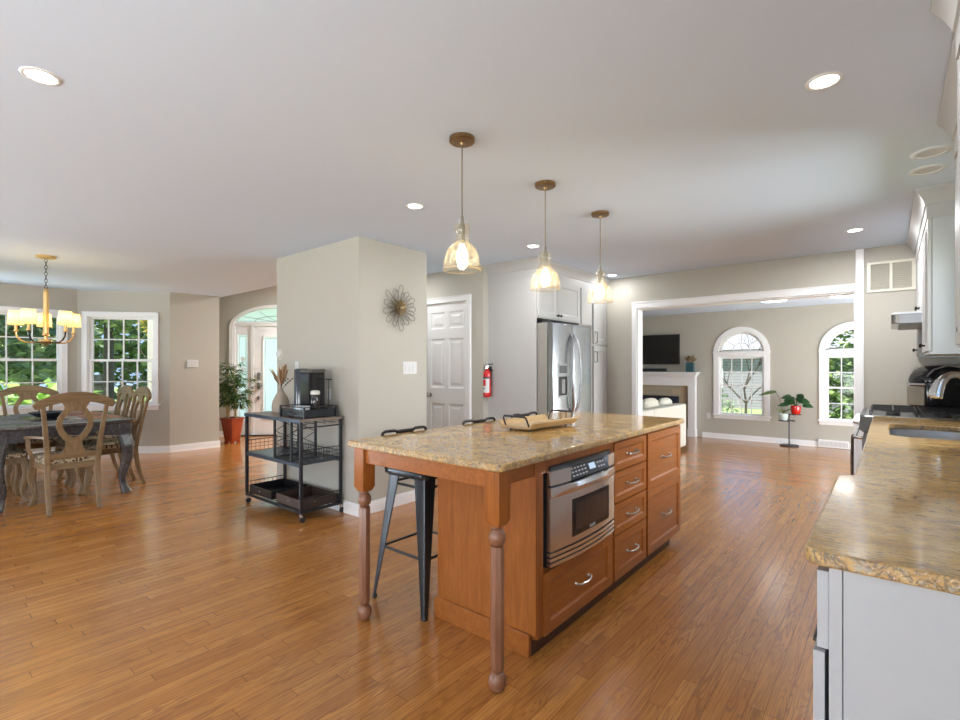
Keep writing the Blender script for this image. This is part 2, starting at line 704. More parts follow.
class Wall:
    """a wall whose room face runs from P to Q; out=+1 puts its thickness on the left of P->Q, -1 on the right"""

    def __init__(s, name, P, Q, z0=0, z1=CH, t=.13, out=1, holes=(), mat=None):
        s.P = Vector((P[0], P[1], 0))
        d = Vector((Q[0] - P[0], Q[1] - P[1], 0))
        s.L = d.length
        s.d = d.normalized()
        s.n = Vector((-s.d.y, s.d.x, 0)) * out
        s.t = t
        # frame: x along the wall, y up, z into the room
        s.M = AX(s.P, s.d, (0, 0, 1), -s.n)
        mb = MB()
        us = sorted({0, s.L} | {h[0] for h in holes} | {h[1] for h in holes})
        for a, b in zip(us, us[1:]):
            hs = sorted([h for h in holes if h[0] <= (a + b) / 2 <= h[1]], key=lambda h: h[2])
            z = z0
            for h in hs:
                if h[2] > z:
                    mb.box(a, b, z, h[2], -t, 0)
                z = h[3]
            if z < z1:
                mb.box(a, b, z, z1, -t, 0)
        for h in holes:
            if len(h) > 4:                       # half-elliptical head rising h[4] above h[3]-h[4]
                u0, u1, zt, rise = h[0], h[1], h[3], h[4]
                arc = ellipse((u0 + u1) / 2, zt - rise, (u1 - u0) / 2, rise, pi, 0, 24)
                for (ax, ay), (bx, by) in zip(arc, arc[1:]):
                    mb.prism([(ax, ay), (bx, by), (bx, zt), (ax, zt)], -t, 0)
        mb.map(s.M)
        s.o = struct(name, mb, mat or WALL, smooth=0)

    def base(s, name, u0, u1, z0=0, h=.105, t=.016, gaps=()):
        mb = MB()
        u = u0
        for a, b in list(gaps) + [(u1, u1)]:
            if a > u:
                mb.box(u, a, z0, z0 + h - .02, 0, t)
                mb.box(u, a, z0 + h - .02, z0 + h, 0, t * .6)
                mb.box(u, a, z0, z0 + .018, 0, t + .010)
            u = b
        mb.map(s.M)
        return struct(name, mb, TRIM, smooth=0)


NWIN = [0]


def casing_rect(mb, u0, u1, v0, v1, w, t, bottom=False):
    mb.box(u0 - w, u0, v0, v1 + w, 0, t)
    mb.box(u1, u1 + w, v0, v1 + w, 0, t)
    mb.box(u0, u1, v1, v1 + w, 0, t)
    mb.box(u0 - w, u0 - w + .014, v0, v1 + w, t, t + .008)
    mb.box(u1 + w - .014, u1 + w, v0, v1 + w, t, t + .008)
    mb.box(u0 - w, u1 + w, v1 + w - .014, v1 + w, t, t + .008)


def sash(mb, u0, u1, v0, v1, w, z0, z1, cols, rows, mw=.016):
    mb.box(u0, u0 + w, v0, v1, z0, z1)
    mb.box(u1 - w, u1, v0, v1, z0, z1)
    mb.box(u0 + w, u1 - w, v0, v0 + w, z0, z1)
    mb.box(u0 + w, u1 - w, v1 - w, v1, z0, z1)
    a, b, c, d = u0 + w, u1 - w, v0 + w, v1 - w
    m = (z0 + z1) / 2
    for i in range(1, cols):
        x = a + (b - a) * i / cols
        mb.box(x - mw / 2, x + mw / 2, c, d, m - .008, m + .012)
    for j in range(1, rows):
        y = c + (d - c) * j / rows
        mb.box(a, b, y - mw / 2, y + mw / 2, m - .008, m + .0115)


def window(wall, u0, u1, v0, v1, cw=.085, arch=0, cols=4, rows=2, vt=None, sillw=.05):
    """double-hung window in the hole u0..u1, v0..v1 (v1 = spring line of the lower opening when there is an arch)"""
    NWIN[0] += 1
    r = bpy.data.objects.new('window_%d' % NWIN[0], None)
    COL.objects.link(r)
    r['kind'] = 'structure'
    M = wall.M
    c = MB()
    if not arch:
        casing_rect(c, u0, u1, v0, v1, cw, .02)
    else:
        top = vt                                  # spring line of the arch
        for a, b in ((u0 - cw, u0), (u1, u1 + cw)):
            c.box(a, b, v0, top, 0, .02)
        c.box(u0, u1, v1, top, 0, .02)
        c.box(u0 - cw - .01, u1 + cw + .01, top - .018, top + .012, 0, .03)
        cx, rx = (u0 + u1) / 2, (u1 - u0) / 2
        o_ = ellipse(cx, top, rx + cw, arch + cw, 0, pi, 28)
        i_ = ellipse(cx, top, rx, arch, 0, pi, 28)
        for k in range(28):
            c.prism([o_[k], o_[k + 1], i_[k + 1], i_[k]], 0, .02)
    c.map(M).obj('casing', TRIM, r, smooth=0)
    j = MB()                                      # jamb lining
    t = wall.t
    j.box(u0, u0 + .012, v0, v1, -t, .0)
    j.box(u1 - .012, u1, v0, v1, -t, .0)
    j.box(u0 + .012, u1 - .012, v1 - .012, v1, -t, 0)
    j.map(M).obj('jamb', TRIM, r, smooth=0)
    sl = MB().box(u0 - cw - .02, u1 + cw + .02, v0 - .03, v0, -t, sillw)
    sl.box(u0 - cw, u1 + cw, v0 - .03 - .06, v0 - .03, 0, .016)
    sl.map(M).obj('sill', TRIM, r, bevel=.004, smooth=0)
    a, b = u0 + .012, u1 - .012
    mid = (v0 + v1) / 2
    s1 = MB()
    sash(s1, a, b, mid - .018, v1 - .012, .03, -.085, -.055, cols, rows)
    s1.map(M).obj('upper_sash', TRIM, r, smooth=0)
    s2 = MB()
    sash(s2, a, b, v0, mid + .018, .032, -.052, -.02, cols, rows)
    s2.map(M).obj('lower_sash', TRIM, r, smooth=0)
    MB().box((a + b) / 2 - .03, (a + b) / 2 + .03, mid + .018, mid + .03, -.055, -.03).map(M).obj('sash_lock', WHITEP, r)
    g = MB().box(a + .02, b - .02, mid, v1 - .02, -.072, -.069)
    g.box(a + .02, b - .02, v0 + .02, mid, -.038, -.035)
    g.map(M).obj('pane', GLASS, r, smooth=0)
    if arch:
        f = MB()
        o_ = ellipse(cx, top, rx, arch, 0, pi, 28)
        i_ = ellipse(cx, top, rx - .045, arch - .045, 0, pi, 28)
        for k in range(28):
            f.prism([o_[k], o_[k + 1], i_[k + 1], i_[k]], -.08, -.03)
        f.box(u0, u1, top, top + .035, -.08, -.03)
        hub = .38
        q = ellipse(cx, top + .03, rx * hub, arch * hub, 0, pi, 14)
        f.tube([(x, y, -.055) for x, y in q], .009, 6)
        for an in (40, 90, 140):
            e = R(an)
            f.tube([(cx + rx * hub * cos(e), top + .03 + arch * hub * sin(e), -.055), (cx + (rx - .03) * cos(e), top + (arch - .03) * sin(e), -.055)], .009, 6)
        f.map(M).obj('arched_sash', TRIM, r, smooth=0)
        gg = MB().prism(ellipse(cx, top, rx - .03, arch - .03, 0, pi, 24), -.057, -.054)
        gg.map(M).obj('arched_pane', GLASS, r, smooth=0)
    return r


# --- dining bay
A_, B_ = (-9.26, 1.81), (-8.42, 2.76)
wl = Wall('wall_bay', (-9.26, .27), (-9.26, 1.81), out=1, holes=[(.21, 1.36, .74, 2.06)])
window(wl, .21, 1.36, .74, 2.06, cw=.065)
wa = Wall('wall_bay_angled', A_, B_, out=1, holes=[(.14, 1.05, .74, 2.06)])
window(wa, .14, 1.05, .74, 2.06, cw=.065)
wf = Wall('wall_bay_front', (-8.42, -.68), (-9.26, .27), out=1, holes=[(.24, 1.11, .74, 2.06)])
window(wf, .24, 1.11, .74, 2.06, cw=.065)
wd_ = Wall('wall_dining', B_, (-8.38, 3.46), out=1)
wd2 = Wall('wall_dining_front', (-8.42, -6.1), (-8.42, -.68), out=1, holes=[(1.4, 4.8, .35, 2.1)])
wl.base('baseboard_bay', 0, wl.L)
wa.base('baseboard_bay_angled', 0, wa.L)
wd_.base('baseboard_dining', 0, wd_.L + .012)
# --- behind the camera: unseen patio doors and dining windows, added to let in light
wb = Wall('wall_south', (-8.42, -6.0), (.52, -6.0), out=-1, holes=[(3.9, 8.7, 0, 2.1)])
NW0 = NWIN[0]
d2 = bpy.data.objects.new('added_door_3', None)
COL.objects.link(d2)
d2['kind'] = 'structure'
m_ = MB()
casing_rect(m_, 3.9, 8.7, 0, 2.1, .09, .02)
m_.map(wb.M).obj('casing', TRIM, d2, smooth=0)
for k in range(4):
    m_ = MB()
    u = 3.9 + k * 1.2
    sash(m_, u, u + 1.2, .01, 2.1, .09, -.07, -.03, 1, 1)
    m_.map(wb.M).obj('door_leaf', TRIM, d2, smooth=0)
    MB().box(u + .08, u + 1.12, .09, 2.02, -.052, -.048).map(wb.M).obj('pane', GLASS, d2, smooth=0)
for k in range(3):  # unseen windows, added to let in the dining fill
    window(wd2, 1.4 + k * 1.14, 2.52 + k * 1.14, .35, 2.1, cw=.02, cols=2, rows=2)
# --- kitchen right wall with the window over the sink
wr = Wall('wall_right', (.52, -6.0), (.52, 6.03), out=-1, holes=[(2.0, 5.4, .35, 2.1), (9.28, 10.12, 1.08, 2.05)])
for k in range(3):  # unseen windows, added to let in the right-hand fill
    window(wr, 2.0 + k * 1.14, 3.12 + k * 1.14, .35, 2.1, cw=.02, cols=2, rows=2)
window(wr, 9.28, 10.12, 1.08, 2.05, cw=.05, cols=1, rows=1, sillw=.03)
# --- wall between kitchen and family room with its wide cased opening
wk = Wall('wall_back', (-6.0, 6.03), (2.3, 6.03), z0=FZ - .03, out=1, holes=[(3.56, 5.75, FZ - .03, 2.035)])
tr = MB()
M = wk.M
for a, b in ((3.50, 3.56),):
    tr.box(a, b, 0, 2.11, 0, .018)
tr.box(3.56, 5.75, 2.035, 2.11, 0, .018)
tr.box(3.50, 5.75, 2.098, 2.112, .018, .026)
tr.box(3.5602, 3.575, 0, 2.02, -.15, .0)
tr.box(3.5602, 5.7498, 2.02, 2.0348, -.15, .0)
tr.box(5.735, 5.7498, FZ, 2.02, -.15, 0)
tr.map(M)
struct('trim_1', tr, TRIM, bevel=.002, smooth=0)
tr = MB().box(5.75, 5.815, 0, CH, 0, .03).map(M)
struct('trim_2', tr, TRIM, bevel=.003, smooth=0)
# --- the wall block in the middle
cb = MB().box(-4.96, -3.555, 2.63, 3.45, 0, CH).box(-4.96, -4.75, 3.45, 4.4, 0, CH)
struct('wall_middle', cb, WALL, smooth=0)
w1 = Wall('wall_hall', (-4.75, 4.26), (-3.49, 4.26), out=1, t=.1, holes=[(.36, 1.022, 0, 2.065)])
cb = MB()
for x0, x1, y0, y1 in ((-4.96, -3.539, 2.614, 2.63), (-3.555, -3.539, 2.63, 3.45)):
    cb.box(x0, x1, y0, y1, 0, .09)
    cb.box(x0 + .006 if x0 < -4 else x0, x1 - .006, y0 + .006 if x0 < -4 else y0, y1, .09, .105)
struct('baseboard_middle', cb, TRIM, smooth=0)
w1.base('baseboard_hall', 0, w1.L, gaps=[(.29, 1.10)])
Wall('wall_fridge', (-3.52, 4.36), (-3.52, 6.03), out=1, t=.1)
# --- six-panel door
dr = bpy.data.objects.new('door_1', None)
COL.objects.link(dr)
dr['kind'] = 'structure'
m_ = MB()
casing_rect(m_, .36, 1.022, 0, 2.065, .068, .02)
m_.map(w1.M).obj('casing', TRIM, dr, smooth=0)
W = .662
ps = []
for a, b in ((.062, .30), (W - .30, W - .062)):
    ps += [(a, b, 1.755, 1.955), (a, b, 1.045, 1.635), (a, b, .20, .86)]
dm = paneled(W, 2.06, .035, ps, d=.010, bv=.016, raised=True)
dm.map(w1.M @ Matrix.Translation((.36, .004, -.045)))
dm.obj('door_leaf', TRIM, dr, smooth=0)
kb = MB().lathe([(.027, 0), (.027, .008), (.010, .01), (.010, .035), (.026, .04), (.03, .052), (.022, .066), (.002, .07)], n=16)
kb.map(w1.M @ Matrix.Translation((.42, .96, -.01))).obj('door_knob', PEWTER, dr)
# --- foyer with the angled front entrance
P0 = Vector((-9.18, 4.45, 0))
uu = Vector((.656, .755, 0))
T0 = 1.5
Pf = P0 - uu * T0
Qf = P0 + uu * 4.0
fw_ = Wall('wall_foyer', Pf, Qf, z1=3.0, out=1, holes=[(T0 - .462 + .05, T0 + 1.292 - .05, 0, 2.43, .40)])
Wall('wall_foyer_header', (-8.38, 3.5), (-4.96, 3.5), z0=CH + .02, z1=3.0, out=-1, t=.08)
Wall('wall_foyer_side', (-10.6, 3.2), (-8.4, 3.40), z1=3.0, out=-1, t=.1)
Wall('wall_foyer_north', (-4.85, 7.6), (-6.7, 7.6), z1=3.0, out=-1, t=.1)
Wall('wall_foyer_east', (-4.85, 4.4), (-4.85, 7.6), z1=3.0, out=-1, t=.1)
fw_.base('baseboard_foyer', T0 - .9, T0 - .462)
fd = bpy.data.objects.new('door_2', None)
COL.objects.link(fd)
fd['kind'] = 'structure'
FM = fw_.M @ Matrix.Translation((T0, 0, 0))
CX_, HW = .415, .877
m_ = MB()                                          # curved casing
o_ = ellipse(CX_, 2.03, HW, .45, 0, pi, 30)
i_ = ellipse(CX_, 2.03, HW - .06, .39, 0, pi, 30)
for k in range(30):
    m_.prism([o_[k], o_[k + 1], i_[k + 1], i_[k]], 0, .022)
m_.box(CX_ - HW, CX_ - HW + .06, 0, 2.03, 0, .022).box(CX_ + HW - .06, CX_ + HW, 0, 2.03, 0, .022)
m_.map(FM).obj('casing', TRIM, fd, smooth=0)
m_ = MB()                                          # frame posts, transom bar, sidelight panels
for a, b in ((-.402, -.37), (-.09, -.04), (.87, .92), (1.20, 1.232)):
    m_.box(a, b, 0, 2.08, -.09, -.01)
m_.box(-.402, 1.232, 2.08, 2.15, -.09, -.005)
for s in (0, 1):
    x0, x1 = ((-.37, -.09), (.92, 1.20))[s]
    g0, g1 = ((-.325, -.16), (.99, 1.155))[s]
    m_.box(x0, g0, .02, 2.08, -.075, -.03).box(g1, x1, .02, 2.08, -.075, -.03)
    m_.box(g0, g1, .02, .30, -.075, -.03).box(g0, g1, 1.91, 2.08, -.075, -.03)
m_.map(FM).obj('door_frame', TRIM, fd, smooth=0)
lf = MB()
lf.box(-.035, .135, .02, 2.07, -.075, -.025).box(.695, .865, .02, 2.07, -.075, -.025)
lf.box(.135, .695, .02, .33, -.075, -.025).box(.135, .695, 1.87, 2.07, -.075, -.025)
lf.box(.115, .135, .31, 1.89, -.025, -.015).box(.695, .715, .31, 1.89, -.025, -.015)
lf.box(.115, .715, .31, .33, -.025, -.015).box(.115, .715, 1.87, 1.89, -.025, -.015)
dl = lf.map(FM).obj('door_leaf', TRIM, fd, smooth=0)
for nm, zz, w_, h_ in (('keypad_lock', 1.13, .055, .13), ('handle_plate', .945, .06, .12), ('deadbolt', .72, .04, .06)):
    MB().box(.05 - w_ / 2, .05 + w_ / 2, zz - h_ / 2, zz + h_ / 2, -.026, .0).map(FM).obj(nm, PEWTER, dl, bevel=.006)
MB().tube([(.05, .945, -.01), (.05, .945, .035), (.13, .945, .04)], .010).map(FM).obj('lever_handle', PEWTER, dl)
for nm, g0, g1, z0, z1 in (('sidelight_pane', -.33, -.155, .29, 1.92), ('sidelight_pane', .985, 1.16, .29, 1.92), ('door_pane', .13, .70, .32, 1.88)):
    MB().box(g0, g1, z0, z1, -.056, -.050).map(FM).obj(nm, LEAD, fd, smooth=0)
cm = MB()                                          # came lines and clear diamonds of the leaded glass
for g0, g1, z0, z1 in ((-.325, -.16, .30, 1.91), (.99, 1.155, .30, 1.91), (.135, .695, .33, 1.87)):
    for e in (.028,):
        for a, b in (((g0 + e, z0 + e), (g0 + e, z1 - e)), ((g1 - e, z0 + e), (g1 - e, z1 - e)), ((g0 + e, z0 + e), (g1 - e, z0 + e)), ((g0 + e, z1 - e), (g1 - e, z1 - e))):
            cm.tube([(a[0], a[1], -.05), (b[0], b[1], -.05)], .007, 6)
    c_ = (g0 + g1) / 2
    q = min(.05, (g1 - g0) * .28)
    for zz in ((1.45, 1.25, .75, .55) if g1 - g0 < .3 else (1.6, 1.1, .6)):
        cm.prism([(c_ - q, zz), (c_, zz - q * 1.3), (c_ + q, zz), (c_, zz + q * 1.3)], -.052, -.044)
cm.map(FM).obj('glass_came', WHITEP, fd, smooth=0)
tp = MB().prism([(CX_ - HW + .06, 2.15)] + list(reversed(ellipse(CX_, 2.03, HW - .06, .39, R(17), R(163), 24))) + [(CX_ + HW - .06, 2.15)], -.056, -.05)
tp.map(FM).obj('transom_pane', LEAD, fd, smooth=0)
tc_ = MB()
for k in range(5):
    a = R(30 + 30 * k)
    tc_.tube([(CX_, 2.15, -.05), (CX_ + .45 * cos(a), 2.15 + .12 * sin(a), -.05), (CX_ + .75 * cos(a), 2.1 + .3 * sin(a), -.05)], .005, 6)
tc_.tube([(x, y, -.05) for x, y in ellipse(CX_, 2.15, .45, .12, 0, pi, 16)], .005, 6)
tc_.map(FM).obj('transom_came', PEWTER, fd)
struct('trim_3', MB().box(-.46, 1.29, 0, .02, -.12, .03).map(FM), BRONZE, smooth=0)
# --- family room
fa = Wall('wall_family', (-6.0, 10.97), (2.3, 10.97), z0=FZ, out=1, holes=[(3.30, 4.12, .335, 1.51), (3.30, 4.12, 1.60, 2.01, .41), (5.11, 5.94, .335, 1.51), (5.11, 5.94, 1.60, 2.01, .41)])
window(fa, 3.30, 4.12, .335, 1.51, cw=.10, arch=.41, vt=1.60, rows=2)
window(fa, 5.11, 5.94, .335, 1.51, cw=.10, arch=.41, vt=1.60, rows=2)
Wall('wall_family_left', (-6.0, 6.16), (-6.0, 10.97), z0=FZ, out=1)
ffr = Wall('wall_family_right', (2.3, 10.97), (2.3, 6.16), z0=FZ, out=1, holes=[(.8, 4.0, FZ, 2.0)])
d4 = bpy.data.objects.new('door_4', None)
COL.objects.link(d4)
d4['kind'] = 'structure'
for k in range(3):
    m_ = MB()
    sash(m_, .8 + k * 1.0667, 1.8667 + k * 1.0667, FZ + .01, 2.0, .09, -.07, -.03, 1, 1)
    m_.map(ffr.M).obj('door_leaf', TRIM, d4, smooth=0)
    MB().box(.88 + k * 1.0667, 1.79 + k * 1.0667, FZ + .09, 1.92, -.052, -.048).map(ffr.M).obj('pane', GLASS, d4, smooth=0)
fa.base('baseboard_family', 2.98, 8.3, z0=FZ, gaps=[(5.0, 5.46)])
# ---------------------------------------------------------------- kitchen island
XF = lambda y0, z0, x: AX((x, y0, z0), (0, 1, 0), (0, 0, 1), (1, 0, 0))      # front looking +X: local x along Y, y up


def pull(mb, u, v, w=.10, n0=.02):
    """arched bar pull centred at (u,v) on a front"""
    pts = [(u - w / 2, v, n0), (u - w / 2, v - .001, n0 + .018), (u - w * .34, v - .004, n0 + .027), (u, v - .006, n0 + .030), (u + w * .34, v - .004, n0 + .027), (u + w / 2, v - .001, n0 + .018), (u + w / 2, v, n0)]
    mb.tube(pts, [.0055, .0055, .005, .006, .005, .0055, .0055], 8)
    mb.lathe([(.009, n0), (.007, n0 + .006), (.004, n0 + .008)], (u - w / 2, v, 0), 10)
    mb.lathe([(.009, n0), (.007, n0 + .006), (.004, n0 + .008)], (u + w / 2, v, 0), 10)
    return mb


isl = thing('kitchen_island', 'cherry wood kitchen island with drawers and two turned legs under gold granite', 'kitchen island', (-1.6, 2.7, 0), world=True)
b = MB()
b.box(-1.80, -1.22, 1.855, 1.925, .075, .885)
b.box(-1.80, -1.22, 2.615, 3.79, .075, .885)
b.box(-1.80, -1.22, 1.925, 2.615, .075, .37)
b.box(-1.80, -1.72, 1.925, 2.615, .37, .885)
b.box(-1.80, -1.22, 1.925, 2.615, .83, .885)
b.obj('cabinet_body', CHERRY, isl, bevel=.002, smooth=0)
MB().box(-1.815, -1.205, 1.84, 1.858, .10, .885).obj('end_panel', CHERRY, isl, bevel=.002, smooth=0)
t_ = MB().box(-1.83, -1.235, 1.827, 1.85, 0, .105).box(-1.83, -1.80, 1.85, 3.66, 0, .105)
t_.obj('base_board', CHERRYH, isl, bevel=.003, smooth=0)
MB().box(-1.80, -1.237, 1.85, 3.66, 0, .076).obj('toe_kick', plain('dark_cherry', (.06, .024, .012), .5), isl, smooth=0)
ap = MB().box(-2.11, -1.23, 1.555, 1.575, .812, .885).box(-1.235, -1.215, 1.60, 1.86, .812, .885).box(-2.105, -2.085, 1.60, 3.76, .812, .885)
ap.box(-2.085, -1.80, 3.74, 3.76, .812, .885)
ap.obj('apron', CHERRYH, isl, bevel=.002, smooth=0)
for lx, ly in ((-1.212, 1.57), (-2.082, 1.577)):
    l = MB()
    h = .038
    q = [(h, h), (-h, h), (-h, -h), (h, -h)]
    l.loft([[(lx + x * k, ly + y * k, z) for x, y in q] for k, z in ((.5, .660), (.72, .664), (1, .688), (1, .885))])
    leg = l.obj('leg', CHERRY, isl, bevel=.002, smooth=30)
    tn = MB()
    tn.lathe([(.018, .667), (.020, .655), (.017, .652), (.025, .646), (.033, .630), (.035, .614), (.031, .598), (.022, .588), (.018, .584), (.026, .581), (.026, .577)], (lx, ly, 0), 28)
    tn.lathe([(.0265, .577), (.0295, .570), (.0285, .10), (.024, .082), (.018, .076)], (lx, ly, 0), 8, rot0=R(22))
    tn.lathe([(.018, .078), (.028, .070), (.036, .052), (.037, .034), (.031, .014), (.020, .002), (.016, 0)], (lx, ly, 0), 28)
    tn.obj('turned_shaft', wood('worn_cherry', (.20, .085, .045), (.26, .115, .062), (.31, .145, .083), rough=.35), leg, smooth=40)
FR = -1.22
for y0, y1, z0, z1, nm in ((1.905, 2.61, .078, .362, 'drawer'),
                           (2.645, 3.118, .705, .865, 'drawer'), (2.645, 3.118, .522, .695, 'drawer'), (2.645, 3.118, .340, .512, 'drawer'), (2.645, 3.118, .078, .330, 'drawer'),
                           (3.150, 3.795, .502, .865, 'drawer'), (3.150, 3.795, .078, .498, 'drawer')):
    w, h = y1 - y0, z1 - z0
    fw = .05 if h > .2 else .035
    d = shaker(w, h, .02, fw, .009, .010).map(XF(y0, z0, FR)).obj(nm, CHERRYH, isl, smooth=0)
    pull(MB(), w / 2, h / 2 + .004, .132).map(XF(y0, z0, FR)).obj('handle', PEWTER, d)
st = MB().box(FR, FR + .012, 1.86, 1.903, .078, .885).box(FR, FR + .012, 1.903, 2.62, .815, .885).box(FR, FR + .012, 2.612, 2.643, .078, .885)
st.box(FR, FR + .012, 2.643, 3.80, .868, .885)
st.obj('face_frame', CHERRY, isl, smooth=0)

ct = MB().prism(rrect(-2.18, -1.165, 1.53, 3.80, .03), .885, .917)
o = ct.obj('island_countertop', GRAN, None, bevel=.008, smooth=0, seg=3)
rough_edge(o)
tag(o, 'long gold granite countertop lying on the cherry island', 'countertop')

# built-in microwave drawer
mw = thing('microwave_drawer', 'stainless steel microwave drawer built into the cherry island', 'microwave', (-1.2, 2.27, .375), world=True)
Y0, Y1 = 1.932, 2.605
MB().box(-1.70, -1.19, Y0 + .01, Y1 - .01, .375, .815).obj('housing', BLACKP, mw, smooth=0)
X = -1.185


def curved(u0, u1, z0, z1, bulge, t, n=14, x=X):
    """a front gently bowed outwards between u0 and u1"""
    mb = MB()
    lo = []
    for i in range(n + 1):
        f = i / n
        y = u0 + (u1 - u0) * f
        k = x + bulge * (1 - (2 * f - 1) ** 2)
        lo.append([(x - t, y, z0), (k, y, z0), (k, y, z1), (x - t, y, z1)])
    return mb.loft(lo)


dd = MB()
B_G = .022
curved(Y0, Y0 + .155, .455, .685, 0.0, .02)
pan = MB()
pan.add(curved(Y0, Y1, .455, .70, B_G, .02))
door_ = pan.obj('door', STEELH, mw, smooth=40)
win = MB().add(curved(Y0 + .17, Y1 - .105, .485, .665, .0045, .004, x=X + B_G - .004))
win.obj('window', BLACKG, door_, smooth=40)
MB().add(curved(Y0 + .20, Y1 - .135, .51, .645, .003, .003, x=X + B_G - .0015)).obj('viewing_screen', plain('oven_screen', (.05, .035, .03), .15), door_, smooth=40)
hd = MB()
n = 18
lo = []
for i in range(n + 1):
    f = i / n
    y = Y0 + .0 + (Y1 - Y0) * f
    bow = (1 - (2 * f - 1) ** 2)
    x = X + B_G * bow
    dz = -.018 * (1 - bow)
    lo.append([(x - .02, y, .70), (x + .004, y, .70), (x + .004 + .026 * bow, y, .735 - .02 * (1 - bow)), (x + .002 + .020 * bow, y, .752 + dz * .3), (x - .02, y, .752)])
hd.loft(lo)
hd.obj('handle', STEELH, door_, smooth=50)
for y0, y1, nm in ((Y0, Y0 + .16, 'corner_panel'), (Y1 - .095, Y1, 'corner_panel')):
    mb = MB()
    lo = []
    for i in range(7):
        f0 = ((y0 + (y1 - y0) * i / 6) - Y0) / (Y1 - Y0)
        k = X + B_G * (1 - (2 * f0 - 1) ** 2)
        y = y0 + (y1 - y0) * i / 6
        lo.append([(X - .02, y, .757), (k, y, .757), (k, y, .822 if nm else .8), (X - .02, y, .822)])
    mb.loft(lo).obj(nm, STEELH, mw, smooth=40)
cp = MB()
ya, yb = Y0 + .16, Y1 - .095
for y0, y1 in ((ya, yb),):
    k = [(X + .016, y0, .757), (X + .016, y1, .757), (X - .012, y1, .822), (X - .012, y0, .822), (X - .03, y0, .757), (X - .03, y1, .757), (X - .03, y1, .822), (X - .03, y0, .822)]
    cp.v += [Vector(p) for p in k]
    cp.f += [(0, 1, 2, 3), (4, 7, 6, 5), (0, 4, 5, 1), (1, 5, 6, 2), (2, 6, 7, 3), (3, 7, 4, 0)]
cpo = cp.obj('control_panel', plain('slate_panel', (.06, .066, .08), .25), mw, smooth=0)
PM = AX((X + .0165, ya, .757), (0, 1, 0), Vector((-.028, 0, .065)).normalized(), Vector((.065, 0, .028)).normalized())
MB().box(.21, .275, .022, .052, 0, .001).map(PM).obj('display', plain('lit_display', (.5, .6, .7), .3, emit=(.5, .65, .9), es=.35), cpo, smooth=0)
kb = MB()
for i in range(5):
    for j in range(3):
        kb.box(.03 + i * .032, .048 + i * .032, .012 + j * .018, .019 + j * .018, 0, .0008)
for i in range(3):
    for j in range(2):
        kb.box(.30 + i * .03, .318 + i * .03, .018 + j * .022, .026 + j * .022, 0, .0008)
kb.map(PM).obj('key_print', plain('key_print', (.45, .47, .5), .5), cpo, smooth=0)
MB().box(-1.70, -1.198, Y0 + .02, Y1 - .02, .822, .840).obj('top_vent', BLACKP, mw, smooth=0)
vg = MB()
for k in range(3):
    vg.add(curved(Y0, Y1, .385 + k * .023, .401 + k * .023, B_G + .004, .02))
vg.obj('louver', STEELH, mw, smooth=40)
cu = bpy.data.curves.new('logo', 'FONT')
cu.body = 'SHARP'
cu.size = .020
cu.extrude = .0004
cu.align_x = 'CENTER'
lg = bpy.data.objects.new('tmp', cu)
COL.objects.link(lg)
bpy.context.view_layer.update()
me = bpy.data.meshes.new_from_object(lg)
bpy.data.objects.remove(lg)
lt = MB()
lt.v = [v.co.copy() for v in me.vertices]
lt.f = [tuple(p.vertices) for p in me.polygons]
lt.map(AX((X + B_G + .0015, (Y0 + Y1) / 2 + .03, .492), (0, 1, 0), (0, 0, 1), (1, 0, 0))).obj('logo', WHITEP, door_, smooth=0)

# serving tray on the island
TS = .80
tray = thing('serving_tray', 'rustic wooden serving tray with black iron end handles on the island countertop', 'tray', (-1.715, 2.66, .917), R(-3))
PALE = wood('pale_wood', (.42, .27, .12), (.56, .38, .18), (.66, .47, .25), axis=1, rough=.55, coat=0)
MB().box(-.125, .125, -.30, .30, .012, .026).obj('bottom_board', PALE, tray, bevel=.002, smooth=0)
for s in (-1, 1):
    MB().loft([[(s * .118, y, .018), (s * .165, y, .058), (s * .172, y, .050), (s * .128, y, .012)] for y in (-.31, .31)]).obj('side_board', PALE, tray, bevel=.002, smooth=0)
    MB().tube([(-.11, s * .285, .028), (-.112, s * .30, .05), (-.108, s * .315, .078), (-.095, s * .322, .087), (.095, s * .322, .087), (.108, s * .315, .078), (.112, s * .30, .05), (.11, s * .285, .028)], .0065, 8).obj('handle', BLACKM, tray)
for x in (-.09, .09):
    for y in (-.24, .24):
        MB().lathe([(.012, 0), (.012, .012)], (x, y, 0), 10).obj('foot', BLACKM, tray)
tray.scale = (TS, TS, 1)

